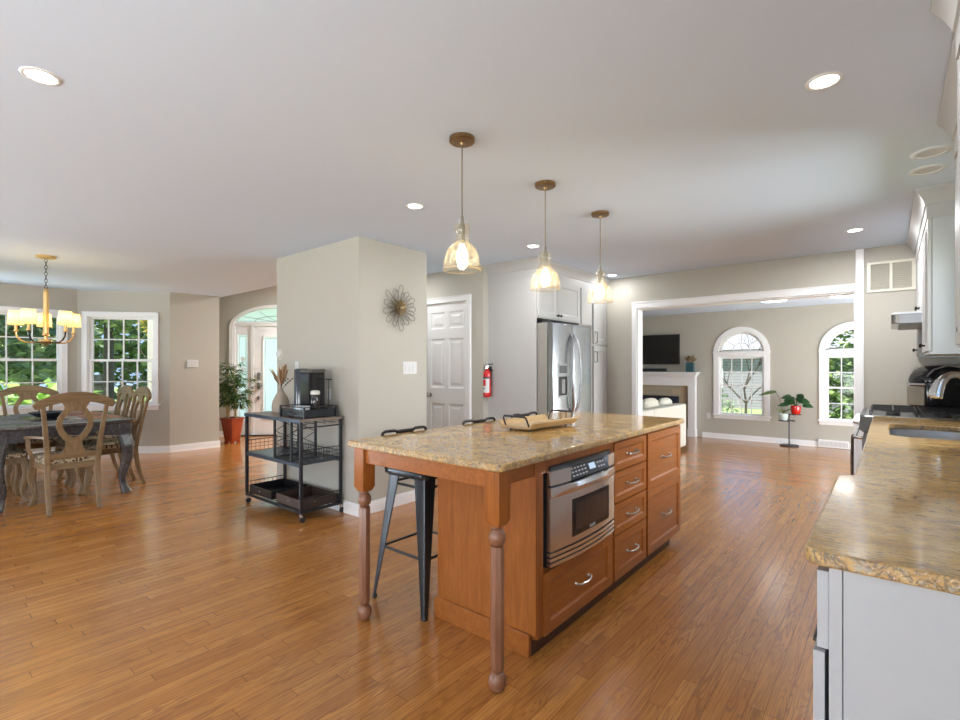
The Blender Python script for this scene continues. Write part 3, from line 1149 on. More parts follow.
# ---------------------------------------------------------------- bar stools
STG = 'black metal bar stools along the island'
sroot = thing('bar_stool', 'black metal bar stool at the near end of the island, between the turned legs', 'bar stool', (-2.035, 1.965, 0), 0, STG)
SH = .735
q = rrect(-.165, .165, -.165, .165, .05, 5)
sm = MB()
sm.loft([[(x * k, y * k, z) for x, y in q] for k, z in ((1.0, SH - .035), (1.03, SH - .012), (1.0, SH), (.90, SH + .002), (.80, SH - .006), (.3, SH - .008))])
sm.obj('seat', GUNM, sroot, smooth=40)
for sx in (-1, 1):
    for sy in (-1, 1):
        a = Vector((sx * .135, sy * .135, SH - .025))
        e = Vector((sx * .205, sy * .205, 0))
        loops = []
        for f in (0, .12, .5, .92, 1):
            p = a.lerp(e, f)
            w = .082 - .058 * f
            th = .004
            ax_, ay_ = Vector((-sx, 0, 0)), Vector((0, -sy, 0))
            dn = Vector((sx, sy, 0)).normalized()
            co = p + dn * .012
            # bent sheet: an L of two flanges with a rounded outer corner
            loops.append([co + ax_ * w, co + ax_ * .012, co + ax_ * .003 + ay_ * .003, co + ay_ * .012, co + ay_ * w,
                          co + ay_ * w + ax_ * th, co + ay_ * .014 + ax_ * .006, co + ax_ * .007 + ay_ * .007, co + ax_ * .014 + ay_ * .006, co + ax_ * w + ay_ * th])
        lg_ = MB().loft(loops)
        lo_ = lg_.obj('leg', GUNM, sroot, smooth=30)
        MB().ball((e.x - sx * .004, e.y - sy * .004, .012), (.015, .015, .012), 10, 6).obj('foot_cap', BLACKP, lo_)
for z, ins in ((.29, .0), (SH - .085, 0)):
    f = (SH - .025 - z) / (SH - .025)
    c = .135 + .07 * f - .004
    for k in range(4):
        a = (cos(pi / 2 * k + pi / 4) * c * 1.414, sin(pi / 2 * k + pi / 4) * c * 1.414, z)
        e = (cos(pi / 2 * (k + 1) + pi / 4) * c * 1.414, sin(pi / 2 * (k + 1) + pi / 4) * c * 1.414, z)
        MB().cyl(a, e, .0075, n=8).obj('stretcher', BLACKM, sroot)
bk = MB()
bx = -.172
bk.tube([(-.150, -.155, SH - .03), (bx, -.172, SH + .10), (bx, -.174, .905), (bx, -.165, .925), (bx, -.15, .932), (bx, -.08, .932), (bx, -.065, .925), (bx, .065, .925), (bx, .08, .932), (bx, .15, .932), (bx, .165, .925), (bx, .174, .905), (bx, .172, SH + .10), (-.150, .155, SH - .03)], .009, 8)
bk.obj('back_frame', BRONZE, sroot)
MB().loft([[(bx - .006, y, SH - .02), (bx + .004, y, SH - .02), (bx + .004, y, .928), (bx - .006, y, .928)] for y in (-.065, .065)]).obj('backrest', BRONZE, sroot, bevel=.002, smooth=0)
dup(sroot, (-2.035, 2.655, 0), 0, 'middle black metal bar stool of the row, before the white six-panel door')
dup(sroot, (-2.035, 3.21, 0), 0, 'black metal bar stool farthest along the island, beside the wooden tray handle')

# ---------------------------------------------------------------- pendants over the island
PG = 'glass pendants over the island'
pr_ = thing('pendant_lamp', '', 'pendant lamp', (-1.637, 1.833, 1.78), 0, PG)
zc = CH - 1.78
MB().lathe([(.064, zc), (.064, zc - .018), (.060, zc - .022), (.012, zc - .024), (.008, zc - .036)], n=32).obj('canopy', BRASS, pr_)
MB().cyl((0, 0, zc - .04), (0, 0, .262), .0032, n=8).obj('cord', plain('cord_brown', (.22, .18, .12), .6), pr_)
MB().lathe([(.004, .275), (.010, .262), (.012, .235), (.016, .225), (.016, .16), (.014, .13)], n=16).obj('socket', PEWTER, pr_)
gp = [(.020, .236), (.033, .230), (.038, .212), (.037, .195), (.030, .178), (.024, .166), (.034, .158), (.037, .152), (.032, .146), (.036, .138), (.055, .120), (.074, .098), (.085, .070), (.090, .040), (.0925, .014), (.0925, .002)]
MB().lathe(gp, n=40, caps=False).obj('glass_shade', PEND, pr_, smooth=80)
MB().tube([(.0925 * cos(2 * pi * i / 40), .0925 * sin(2 * pi * i / 40), .002) for i in range(40)], .0022, 6, closed=True).obj('shade_rim', glass('rim_glass', (.9, .8, .6), .3, .05, .4, (1, .85, .6)), pr_)
MB().lathe([(.012, .130), (.016, .115), (.026, .092), (.030, .070), (.026, .050), (.012, .038), (.002, .036)], n=20).obj('bulb', BULB, pr_)
for i, (y, lb) in enumerate(((1.833, 'glass bell pendant lamp on brass canopy, largest and nearest of the three over the island'),
                             (2.618, 'glass bell pendant lamp, middle one of the three over the island, before the fridge cabinet'),
                             (3.376, 'glass bell pendant lamp, farthest and smallest of the three over the island'))):
    if i:
        dup(pr_, (-1.645, y, 1.78), R(70 * i), lb)
    else:
        pr_['label'] = lb
    lamp('pendant_light', 'POINT', (-1.64, y, 1.835), power=4, color=(1, .82, .56), size=.03)

# ---------------------------------------------------------------- recessed ceiling lights
dn = thing('recessed_light', '', 'ceiling light', (-2.557, .388, CH), 0, 'lit recessed ceiling lights')
MB().lathe([(.047, -.001), (.050, -.005), (.062, -.004), (.064, 0)], n=32, caps=False).obj('trim_ring', TRIM, dn, smooth=60)
MB().lathe([(.049, -.002), (.04, -.004), (.002, -.005)], n=32, caps=False).obj('lens', LED, dn, smooth=60)
DLS = [(-2.557, .388, 'round lit recessed light at the upper left, alone on the ceiling toward the dining area'),
       (-.199, 2.388, 'round lit recessed light nearest the right-hand upper cabinets'),
       (-2.583, 2.393, 'round lit recessed light beside the nearest pendant, above the wall flower'),
       (-2.581, 3.894, 'round lit recessed light just above the middle pendant'),
       (-2.642, 5.746, 'small round lit recessed light behind the farthest pendant'),
       (-.218, 5.15, 'small round lit recessed light near the air return grille')]
DLS.append((-4.45, 3.80, 'added round recessed light, unseen in the hall niche behind the beige wall block'))  # no light known here, added to brighten the hall door
for i, (x, y, lb) in enumerate(DLS):
    if i == 0:
        dn['label'] = lb
    else:
        dup(dn, (x, y, CH), 0, lb)
    lamp('recessed_lamp', 'AREA', (x, y, CH - .008), power=3.5 if y < 3 else 5 if x < -4 else 8 if y < 4.5 else 18 if y < 5.5 else 3, color=(.97, .98, 1), size=.10)
for y, lb in ((3.54, 'unlit round ceiling light over the sink, the larger nearer one'), (3.841, 'unlit round ceiling light over the sink, the farther one nearest the hood cabinets')):
    u = thing('unlit_ceiling_light', lb, 'ceiling light', (.172, y, CH), 0, 'unlit ceiling lights over the sink')
    MB().lathe([(.060, -.001), (.064, -.007), (.084, -.004), (.086, 0)], n=32, caps=False).obj('trim_ring', plain('ring_grey', (.70, .73, .77), .5), u, smooth=60)
    MB().lathe([(.062, -.002), (.03, -.001), (.002, -.001)], n=32, caps=False).obj('lens', UNLIT, u, smooth=60)
# ---------------------------------------------------------------- fridge wall
def crown_profile():
    """(outward, height below ceiling) of a crown moulding"""
    return [(0, -.19), (.006, -.19), (.006, -.105), (.014, -.100), (.018, -.085), (.030, -.060), (.046, -.036), (.060, -.022), (.064, -.010), (.064, 0), (0, 0)]


def crown(path, side, z=CH, sc=1.0):
    """moulding swept along a polyline on plan with mitred corners; side=+1 puts it on the left"""
    P = [Vector((x, y, 0)) for x, y in path]
    loops = []
    for i, p in enumerate(P):
        d0 = (P[i] - P[i - 1]).normalized() if i else (P[1] - P[0]).normalized()
        d1 = (P[i + 1] - P[i]).normalized() if i < len(P) - 1 else d0
        n0 = Vector((-d0.y, d0.x, 0)) * side
        n1 = Vector((-d1.y, d1.x, 0)) * side
        m = (n0 + n1)
        m = m / max(.2, m.dot(n0))
        loops.append([p + m * (a * sc) + Vector((0, 0, z - .001 + h)) for a, h in crown_profile()])
    return MB().loft(loops)


CX = -2.85                                         # cabinet front plane
FX = lambda y0, z0, x=CX: AX((x, y0, z0), (0, 1, 0), (0, 0, 1), (1, 0, 0))


def knob(mb, u, v, n=.02, s=1.0):
    mb.lathe([(.008 * s, n), (.006 * s, n + .004), (.006 * s, n + .014), (.014 * s, n + .018), (.016 * s, n + .024), (.012 * s, n + .030), (.002, n + .032)], (u, v, 0), 14)
    return mb


def barpull(mb, u, v0, v1, n=.02):
    mb.tube([(u, v0, n), (u, v0, n + .03), (u, v1, n + .03), (u, v1, n)], .006, 8)
    return mb


fc = thing('fridge_cabinet', 'tall greige cabinet surround with crown moulding enclosing the steel refrigerator', 'cabinet', (-3.2, 4.9, 0), world=True)
MB().box(-3.50, CX, 4.35, 4.372, 0, 2.42).obj('side_panel', CABW, fc, bevel=.002, smooth=0)
MB().box(-3.50, CX - .002, 5.30, 5.60, 1.80, 2.42).box(-3.50, CX - .002, 4.372, 5.30, 1.82, 2.42).box(-3.50, CX - .03, 5.27, 5.30, 0, 1.80).obj('upper_body', CABW, fc, smooth=0)
crown([(-3.50, 4.35), (CX + .003, 4.35), (CX + .003, 6.012)], -1).obj('crown_moulding', CABW, fc, smooth=25)
for i, (y0, y1) in enumerate(((4.382, 4.776), (4.782, 5.285))):
    d = shaker(y1 - y0, .42, .02, .055, .008).map(FX(y0, 1.832, CX - .002)).obj('door', CABW, fc, smooth=0)
    knob(MB(), (y1 - y0 - .03) if i == 0 else .03, .035, .018).map(FX(y0, 1.832)).obj('knob', BRONZE, d)
MB().box(CX - .004, CX + .016, 5.325, 5.59, 1.812, 2.248).obj('filler_panel', CABW, fc, bevel=.002, smooth=0)
pc = thing('pantry_cabinet', 'narrow tall greige pantry cabinet in the corner right of the refrigerator', 'cabinet', (-3.2, 5.82, 0), world=True)
MB().box(-3.50, CX - .002, 5.605, 6.02, .10, 2.42).box(-3.50, CX - .07, 5.605, 6.02, 0, .10).obj('body', CABW, pc, smooth=0)
for z0, z1, h0, h1 in ((1.585, 2.248, 1.60, 1.74), (.62, 1.562, 1.363, 1.49), (.12, .61, .5, .58)):
    d = shaker(.37, z1 - z0, .02, .06, .010).map(FX(5.635, z0, CX - .002)).obj('door', CABW, pc, smooth=0)
    barpull(MB(), .035, h0 - z0, h1 - z0, .018).map(FX(5.635, z0)).obj('handle', BRONZE, d)

fr = thing('refrigerator', 'stainless steel french-door refrigerator with water dispenser in the left door', 'refrigerator', (-3.05, 4.79, 0), world=True)
MB().box(-3.44, -2.735, 4.385, 5.215, .05, 1.765).obj('body', plain('fridge_side', (.36, .34, .31), .4, .4), fr, bevel=.004, smooth=0)
MB().box(-3.40, -2.78, 4.40, 5.20, 0, .05).obj('base_grille', BLACKP, fr, smooth=0)


def fdoor(y0, y1, z0, z1):
    mb = MB()
    n = 10
    lo = []
    for i in range(n + 1):
        f = i / n
        y = y0 + (y1 - y0) * f
        x = -2.660 + .012 * (1 - (2 * f - 1) ** 2)
        lo.append([(-2.725, y, z0), (x, y, z0), (x, y, z1), (-2.725, y, z1)])
    return mb.loft(lo)


dl_ = fdoor(4.378, 4.783, .72, 1.76).obj('door', FRIDGE, fr, bevel=.006, smooth=40)
dr_ = fdoor(4.79, 5.215, .72, 1.76).obj('door', FRIDGE, fr, bevel=.006, smooth=40)
fz = fdoor(4.378, 5.215, .06, .712).obj('freezer_drawer', FRIDGE, fr, bevel=.006, smooth=40)
for d, y, s in ((dl_, 4.755, -1), (dr_, 4.815, 1)):
    pts = []
    for i in range(15):
        f = i / 14
        bow = sin(pi * f)
        pts.append((-2.655 + .03 * min(1, bow * 4) + .028 * bow, y + s * .055 * bow, .80 + .86 * f))
    MB().tube(pts, [.012] + [.0135] * 13 + [.012], 10).obj('handle', plain('fridge_handle', (.42, .42, .43), .25, 1), d)
MB().tube([(-2.66, 4.45, .62), (-2.605, 4.47, .62), (-2.60, 4.8, .62), (-2.605, 5.12, .62), (-2.66, 5.14, .62)], .013, 10).obj('handle', CHROME, fz)
dp = MB().box(-2.665, -2.648, 4.465, 4.665, .985, 1.335)
dpo = dp.obj('water_dispenser', plain('dispenser_silver', (.33, .34, .35), .3, .6), dl_, bevel=.004, smooth=0)
MB().box(-2.660, -2.6465, 4.480, 4.650, 1.00, 1.20).obj('dispenser_bay', BLACKG, dpo, bevel=.003, smooth=0)
MB().box(-2.66, -2.6465, 4.490, 4.640, 1.235, 1.315).obj('dispenser_display', plain('smoke_display', (.10, .11, .12), .12), dpo, smooth=0)
MB().box(-2.655, -2.640, 4.535, 4.60, 1.02, 1.17).obj('paddle', GREYP, dpo, bevel=.004, smooth=0)
MB().box(-2.80, -2.735, 4.385, 4.47, 1.765, 1.79).obj('hinge_cover', BLACKP, fr, bevel=.004, smooth=0)

# ---------------------------------------------------------------- fire extinguisher
ex = thing('fire_extinguisher', 'red fire extinguisher hung on the cabinet end panel by the white door', 'fire extinguisher', (-3.452, 4.288, .965))
RED = plain('extinguisher_red', (.60, .012, .015), .25, coat=.4)
MB().lathe([(.030, 0), (.041, .012), (.043, .03), (.043, .255), (.040, .275), (.028, .295), (.018, .303), (.016, .315)], n=28).obj('cylinder', RED, ex)
for z0, z1, m, r, a0, a1 in ((.05, .205, WHITEP, .0434, -150, -20), (.125, .195, RED, .0438, -148, -75), (.055, .082, WHITEP, .0437, -150, -40)):
    MB().loft([[(r * cos(R(a0 + (a1 - a0) * i / 12)), r * sin(R(a0 + (a1 - a0) * i / 12)), z) for i in range(13)] for z in (z0, z1)], closed=False, c0=False, c1=False).obj('label', m, ex, smooth=60)
mk = MB()
for k, (a, w) in enumerate(((-128, .013), (-106, .010), (-88, .012))):
    c = Vector((.0445 * cos(R(a)), .0445 * sin(R(a)), .090 + .004 * k))
    mk.ball(c, (w * .5, .0012, .008), 10, 6)
mk.obj('label_print', plain('print_blue', (.10, .18, .33), .5), ex)
MB().lathe([(.046, 0), (.046, .018)], (0, 0, .205), 28).obj('strap', BLACKP, ex)
MB().lathe([(.013, 0), (.013, .028), (.017, .03), (.017, .045), (.008, .048)], (0, 0, .31), 16).obj('valve', CHROME, ex)
MB().loft([[(x - .0, -.008, z), (x, .008, z), (x, .008, z + .006), (x, -.008, z + .006)] for x, z in ((-.018, .352), (.02, .362), (.05, .368), (.075, .362))]).obj('carry_handle', BLACKP, ex, smooth=0)
MB().loft([[(x, -.008, z), (x, .008, z), (x, .008, z + .006), (x, -.008, z + .006)] for x, z in ((-.01, .335), (.025, .335), (.055, .315), (.085, .290))]).obj('lever', BLACKP, ex, smooth=0)
MB().lathe([(.010, -.03), (.010, .0), (.002, .004)], (.0, -.02, .345), 12).obj('gauge', CHROME, ex)
MB().box(-.02, .02, .030, .055, .12, .34).obj('wall_bracket', BLACKP, ex, smooth=0)

# ---------------------------------------------------------------- right-hand run
b1 = thing('base_cabinet', 'white base cabinet with drawers at the near end of the right counter', 'cabinet', (.2, 1.7, 0), world=True)
MB().box(-.096, .505, 1.262, 2.10, .10, .884).box(-.03, .505, 1.275, 2.10, 0, .10).obj('body', CABR, b1, smooth=0)
ep = MB().box(0, .022, 0, .784, 0, .012).box(.0245, .60, 0, .784, 0, .012)
ep.map(AX((-.096, 1.2625, .10), (1, 0, 0), (0, 0, 1), (0, -1, 0))).obj('end_panel', CABR, b1, smooth=0)
WXL = lambda y1, z0, x: AX((x, y1, z0), (0, -1, 0), (0, 0, 1), (-1, 0, 0))       # front looking -X
for z0, z1, xo in ((.705, .868, 0), (.42, .695, -.007), (.115, .41, -.007)):
    d = shaker(.82, z1 - z0, .02, .05).map(WXL(2.088, z0, -.098 + xo)).obj('drawer', CABR, b1, smooth=0)
    barpull(MB(), 0, -.06, .06, .02).map(AX((-.098 + xo, 1.68, (z0 + z1) / 2), (0, 0, 1), (0, 1, 0), (-1, 0, 0))).obj('handle', BRONZE, d)
b2 = thing('sink_cabinet', 'white base cabinet under the sink, set back beyond the near drawers', 'cabinet', (.2, 3.5, 0), world=True)
MB().box(-.05, .505, 2.12, 4.93, .10, .884 - .24).box(-.05, .505, 2.12, 3.5, .64, .884).box(-.05, .505, 4.42, 4.93, .64, .884).box(-.05, -.012, 3.5, 4.42, .64, .884).box(.0, .505, 2.12, 4.93, 0, .10).obj('body', CABR, b2, smooth=0)
for y0, y1 in ((2.135, 2.80), (2.81, 3.47), (3.48, 3.95), (3.96, 4.43), (4.44, 4.92)):
    d = shaker(y1 - y0, .74, .02, .055).map(WXL(y1, .12, -.052)).obj('door', CABR, b2, smooth=0)
b3 = thing('end_cabinet', 'white base cabinet in the corner beyond the range', 'cabinet', (.2, 5.87, 0), world=True)
MB().box(-.06, .505, 5.725, 6.02, 0, .884).obj('body', CABR, b3, smooth=0)
shaker(.27, .74, .02, .05).map(WXL(6.005, .12, -.06)).obj('door', CABR, b3, smooth=0)

# countertop with the sink cut-out
sk = rrect(.0, .385, 3.57, 4.36, .10, 6)


def slab_hole(outer, inner, z0, z1):
    """outer rectangle with a rounded hole: quads from the hole's points out to the rectangle's edges"""
    mb = MB()
    x0, x1, y0, y1 = outer
    cx = sum(p[0] for p in inner) / len(inner)
    cy = sum(p[1] for p in inner) / len(inner)
    out = []
    n = len(inner)
    for i, p in enumerate(inner):
        q = (i // 7)                     # the corner the point belongs to
        c = ((x1, y1), (x0, y1), (x0, y0), (x1, y0))[q]
        j = i % 7
        if j < 3:
            e = (c[0], p[1]) if q in (0, 2) else (p[0], c[1])
        elif j > 3:
            e = (p[0], c[1]) if q in (0, 2) else (c[0], p[1])
        else:
            e = c
        out.append(e)
    a = [(x, y, z1) for x, y in out]
    b = [(x, y, z1) for x, y in inner]
    c = [(x, y, z0) for x, y in inner]
    d = [(x, y, z0) for x, y in out]
    mb.loft([a, b, c, d, a], True, False, False)
    return mb


rc = slab_hole((-.095, .515, 3.40, 4.50), sk, .885, .917)
left = [(-.095, 3.40), (-.095, 2.20)] + [(-.14 + .006, 2.165), (-.14, 2.15)] + [(-.14 + .035 * (1 - cos(a)), 1.24 + .035 * (1 - sin(a))) for a in [R(0 + 15 * k) for k in range(7)]] + [(.515, 1.24), (.515, 3.40)]
rc.prism(left, .885, .917)
rc.box(-.095, .515, 4.50, 4.935, .885, .917)
o = rc.obj('sink_countertop', GRANR, None, bevel=.006, smooth=0, seg=3)
rough_edge(o)
tag(o, 'gold granite countertop with the sink, running along the right-hand wall', 'countertop')
o = MB().box(-.095, .515, 5.722, 6.02, .885, .917).obj('corner_countertop', GRANR, None, bevel=.004, smooth=0)
tag(o, 'short piece of granite countertop beyond the range, under the black cooker', 'countertop')
s_ = MB()
inner = rrect(.004, .381, 3.574, 4.356, .097, 6)
s_.loft([[(x, y, .8845) for x, y in rrect(-.006, .391, 3.564, 4.366, .106, 6)], [(x, y, .884) for x, y in inner], [(x, y, .70) for x, y in rrect(.012, .373, 3.582, 4.348, .09, 6)], [(x, y, .695) for x, y in rrect(.03, .355, 3.60, 4.33, .075, 6)]], True, False, True)
so = s_.obj('sink', plain('sink_steel', (.55, .57, .60), .25, .9), None, smooth=40)
tag(so, 'undermount steel sink with rounded corners in the right granite counter', 'sink')

fa_ = thing('kitchen_faucet', 'chrome kitchen faucet with a curved spout over the right counter sink', 'faucet', (.40, 4.42, .917))
MB().lathe([(.034, 0), (.034, .008), (.024, .014), (.023, .10), (.026, .11), (.026, .16), (.020, .175)], n=24).obj('body', CHROME, fa_)
pts = [(0, 0, .15), (0, 0, .24)] + [(-.075 + .075 * cos(R(a)), -.05 * (1 - cos(R(a))) * .9, .25 + .085 * sin(R(a))) for a in (0, 25, 50, 75, 100, 125)]
MB().tube(pts, .021, 14).obj('spout', CHROME, fa_)
e = Vector(pts[-1])
MB().tube([e, e + Vector((-.028, -.03, -.035)), e + Vector((-.05, -.055, -.10)), e + Vector((-.056, -.062, -.13))], [.022, .029, .036, .037], 16).obj('spray_head', CHROME, fa_)
MB().tube([(.02, 0, .13), (.05, 0, .135), (.10, -.01, .17)], [.010, .008, .007], 10).obj('lever', CHROME, fa_)
sd = thing('soap_dispenser', 'small chrome soap dispenser beside the kitchen faucet', 'soap dispenser', (.43, 3.62, .917))
MB().lathe([(.020, 0), (.020, .006), (.012, .01), (.012, .06), (.008, .065)], n=16).obj('base', CHROME, sd)
MB().tube([(0, 0, .06), (0, 0, .085), (-.03, 0, .09), (-.07, 0, .075)], .006, 8).obj('pump_spout', CHROME, sd)

# ---------------------------------------------------------------- range
GRATE = plain('cast_grate', (.03, .03, .033), .22, .2)
rg = thing('gas_range', 'stainless steel gas range with black grates at the far end of the right counter', 'range', (.15, 5.33, 0), world=True)
RY0, RY1 = 4.945, 5.712
MB().box(-.115, .50, RY0, RY1, .02, .905).obj('body', plain('range_side', (.08, .08, .085), .4, .5), rg, smooth=0)
MB().box(-.15, .50, RY0, RY1, .905, .920).obj('cooktop', STEEL, rg, bevel=.004, smooth=0)
MB().box(-.18, -.15, RY0, RY1, .905, .922).obj('front_lip', plain('lip_steel', (.25, .25, .25), .45, .8), rg, bevel=.005, smooth=0)
pn = MB().loft([[(-.115, y, .79), (-.16, y, .785), (-.185, y, .81), (-.178, y, .905), (-.115, y, .905)] for y in (RY0, RY1)])
pno = pn.obj('control_panel', plain('range_panel', (.10, .09, .085), .45, .5), rg, smooth=30)
for k in range(5):
    y = RY0 + .09 + k * .147
    MB().lathe([(.026, 0), (.026, .012), (.021, .018), (.020, .042), (.016, .046)], n=18, M=AX((-.18, y, .857), (0, 1, 0), (0, 0, 1), (-1, 0, .1))).obj('knob', STEEL, pno)
od = MB().loft([[(-.115, y, .22), (-.160, y, .22), (-.165, y, .30), (-.165, y, .72), (-.155, y, .775), (-.115, y, .775)] for y in (RY0 + .004, RY1 - .004)])
odo = od.obj('oven_door', plain('range_door', (.07, .06, .055), .35, .6), rg, smooth=30)
MB().box(-.168, -.164, RY0 + .12, RY1 - .12, .36, .62).obj('oven_window', BLACKG, odo, smooth=0)
MB().tube([(-.165, RY0 + .03, .735), (-.215, RY0 + .035, .735), (-.215, RY1 - .035, .735), (-.165, RY1 - .03, .735)], .012, 10).obj('handle', CHROME, odo)
MB().box(-.16, -.115, RY0 + .004, RY1 - .004, .06, .21).obj('storage_drawer', STEELH, rg, bevel=.004, smooth=0)
for gx0, gx1, gy0, gy1 in ((-.12, .17, RY0 + .015, RY0 + .25), (.18, .46, RY0 + .015, RY0 + .25), (-.12, .17, RY0 + .262, RY0 + .50), (.18, .46, RY0 + .262, RY0 + .50), (-.12, .17, RY0 + .512, RY0 + .752), (.18, .46, RY0 + .512, RY0 + .752)):
    g = MB()
    zt = .964
    for a in (gx0 + .008, gx1 - .008):
        g.box(a - .005, a + .005, gy0, gy1, zt - .010, zt)
    for a in (gy0 + .008, gy1 - .008):
        g.box(gx0, gx1, a - .005, a + .005, zt - .010, zt)
    mx, my = (gx0 + gx1) / 2, (gy0 + gy1) / 2
    g.box(mx - .006, mx + .006, gy0, gy1, zt - .012, zt + .002)
    g.box(gx0, gx1, my - .006, my + .006, zt - .012, zt + .002)
    for a in (gx0 + .008, gx1 - .008):
        for c in (gy0 + .008, gy1 - .008):
            g.box(a - .008, a + .008, c - .008, c + .008, .920, zt - .012)
    g.obj('grate', GRATE, rg, bevel=.002, smooth=0)
    MB().lathe([(.045, .920), (.045, .930), (.036, .934), (.034, .940), (.002, .941)], (mx, my, 0), 20).obj('burner', BLACKP, rg)
tw = MB()
lo = []
for i in range(25):
    f = i / 24
    y = RY0 + .02 + .16 * f
    w = .006 * sin(f * 24)
    lo.append([(-.196 + w * .3, y, .737), (-.2315 + w, y, .742), (-.237 + w, y, .60), (-.236 + w, y, .38), (-.229 + w, y, .38), (-.229 + w, y, .60), (-.2283 + w, y, .730), (-.20 + w * .3, y, .727)])
tw.loft(lo)
solo('kitchen_towel', tw, fabric('towel_brown', (.10, .07, .055), (.24, .18, .14), 90), 'dark brown ribbed kitchen towel hanging from the oven door handle', 'towel')

# range hood
hd_ = thing('range_hood', 'slim stainless steel range hood with rounded corners above the gas range', 'range hood', (.2, 5.33, 1.62), world=True)
ho = [(.50, RY0), (.50, RY1)] + [(.013 + .05 * (1 - cos(R(a))), RY1 - .05 * (1 - sin(R(a)))) for a in (90, 70, 45, 20, 0)] + [(.013 + .05 * (1 - cos(R(a))), RY0 + .05 * (1 - sin(R(a)))) for a in (0, 20, 45, 70, 90)]
MB().prism(ho, 1.632, 1.705).obj('canopy', plain('hood_steel', (.27, .26, .25), .2, 1), hd_, smooth=40, bevel=.003)
MB().box(.06, .46, RY0 + .06, RY1 - .06, 1.622, 1.634).obj('filter', GREYP, hd_, smooth=0)
MB().box(.022, .50, RY0 + .01, RY1 - .01, 1.705, 1.72).obj('top_trim', STEEL, hd_, smooth=0)

# ---------------------------------------------------------------- wall cabinets on the right
def wallcab(label, x, y0, y1, z0, ndoor, endface=True, cr=None, ztop=2.28, knobs=True):
    t = thing('wall_cabinet', label, 'cabinet', ((x + .5) / 2, (y0 + y1) / 2, z0), world=True)
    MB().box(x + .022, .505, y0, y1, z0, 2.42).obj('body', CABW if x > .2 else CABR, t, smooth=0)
    MB().box(x + .01, .505, y0 + .004, y1 - .004, z0 - .018, z0).obj('light_rail', CABR, t, smooth=0)
    w = (y1 - y0) / ndoor
    for i in range(ndoor):
        a, b_ = y0 + w * i + .003, y0 + w * (i + 1) - .003
        d = shaker(b_ - a, ztop - z0 - .006, .02, .055).map(WXL(b_, z0 + .003, x + .020)).obj('door', CABW, t, smooth=0)
        if knobs:
            k = (.03 if (i % 2 == 0 and ndoor > 1) else b_ - a - .03)
            knob(MB(), k, .045, .02).map(WXL(b_, z0 + .003, x + .020)).obj('knob', BRONZE, d)
    if cr:
        crown(cr, -1).obj('crown_moulding', CABW, t, smooth=25)
    return t


wallcab('upper wall cabinet nearest the viewer, only its crown showing at the top corner', .165, .9, 2.15, 1.40, 2, cr=[(.165, 2.115), (.165, .9)])
wallcab('narrow strip of upper wall cabinet at the picture edge, before the sink window', .235, 2.155, 3.15, 1.40, 2, cr=[(.235, 3.12), (.235, 2.17)])
wallcab('white upper wall cabinet with a broad end panel, on the near side of the hood', .19, 4.25, 4.935, 1.40, 2, cr=[(.19, 6.02), (.19, 4.25), (.50, 4.25)])
wallcab('short upper wall cabinet directly above the stainless range hood', .19, 4.945, 5.712, 1.725, 2)
wallcab('slim upper wall cabinet in the corner beyond the range hood', .19, 5.722, 6.018, 1.40, 1)

# black multi-cooker in the corner
mc = thing('multi_cooker', 'bulky black countertop cooker with domed lid and silver front beyond the range', 'cooker', (.315, 5.815, .917), R(32))
MB().loft([[(x * k, y * k, z) for x, y in rrect(-.155, .155, -.14, .14, .08, 5)] for k, z in ((.92, 0), (.97, .012), (1, .05), (1.0, .23), (.99, .245))]).obj('base', BLACKG, mc, smooth=40)
MB().loft([[(x * k + dx, y * k, z) for x, y in rrect(-.165, .165, -.14, .14, .09, 5)] for k, z, dx in ((1, .247, 0), (1.02, .27, .0), (.99, .31, .008), (.91, .35, .02), (.76, .378, .03), (.52, .393, .03), (.15, .398, .03))]).obj('lid', BLACKG, mc, smooth=40)
MB().box(-.166, -.150, -.10, .10, .05, .215).obj('control_panel', plain('brushed_silver_panel', (.36, .32, .26), .35, .7), mc, bevel=.006, smooth=0)
MB().box(-.168, -.150, -.11, .11, .225, .243).obj('lid_band', CHROME, mc, bevel=.004, smooth=0)
MB().tube([(-.15, -.11, .30), (-.10, -.115, .36), (.0, -.12, .395), (.10, -.115, .38)], .007, 8).obj('lid_trim', CHROME, mc)

# ---------------------------------------------------------------- air grille on the back wall
gl = thing('air_return_grille', 'cream two-panel air return grille high on the wall by the wall cabinets', 'air grille', (.013, 6.03, 2.012), world=True)
g = MB()
for a, b_, c, d in ((-.163, .19, 2.012, 2.035), (-.163, .19, 2.275, 2.298), (-.163, -.135, 2.035, 2.275), (.162, .19, 2.035, 2.275), (.004, .026, 2.035, 2.275)):
    g.box(a, b_, 6.012, 6.029, c, d)
g.obj('frame', CREAM, gl, bevel=.002, smooth=0)
g = MB()
for k in range(13):
    z = 2.043 + k * .0182
    g.loft([[(x, 6.018, z), (x, 6.020, z - .002), (x, 6.029, z + .012), (x, 6.027, z + .014)] for x in (-.135, .162)])
g.obj('louvers', plain('grille_louver', (.50, .47, .40), .5), gl, smooth=0)
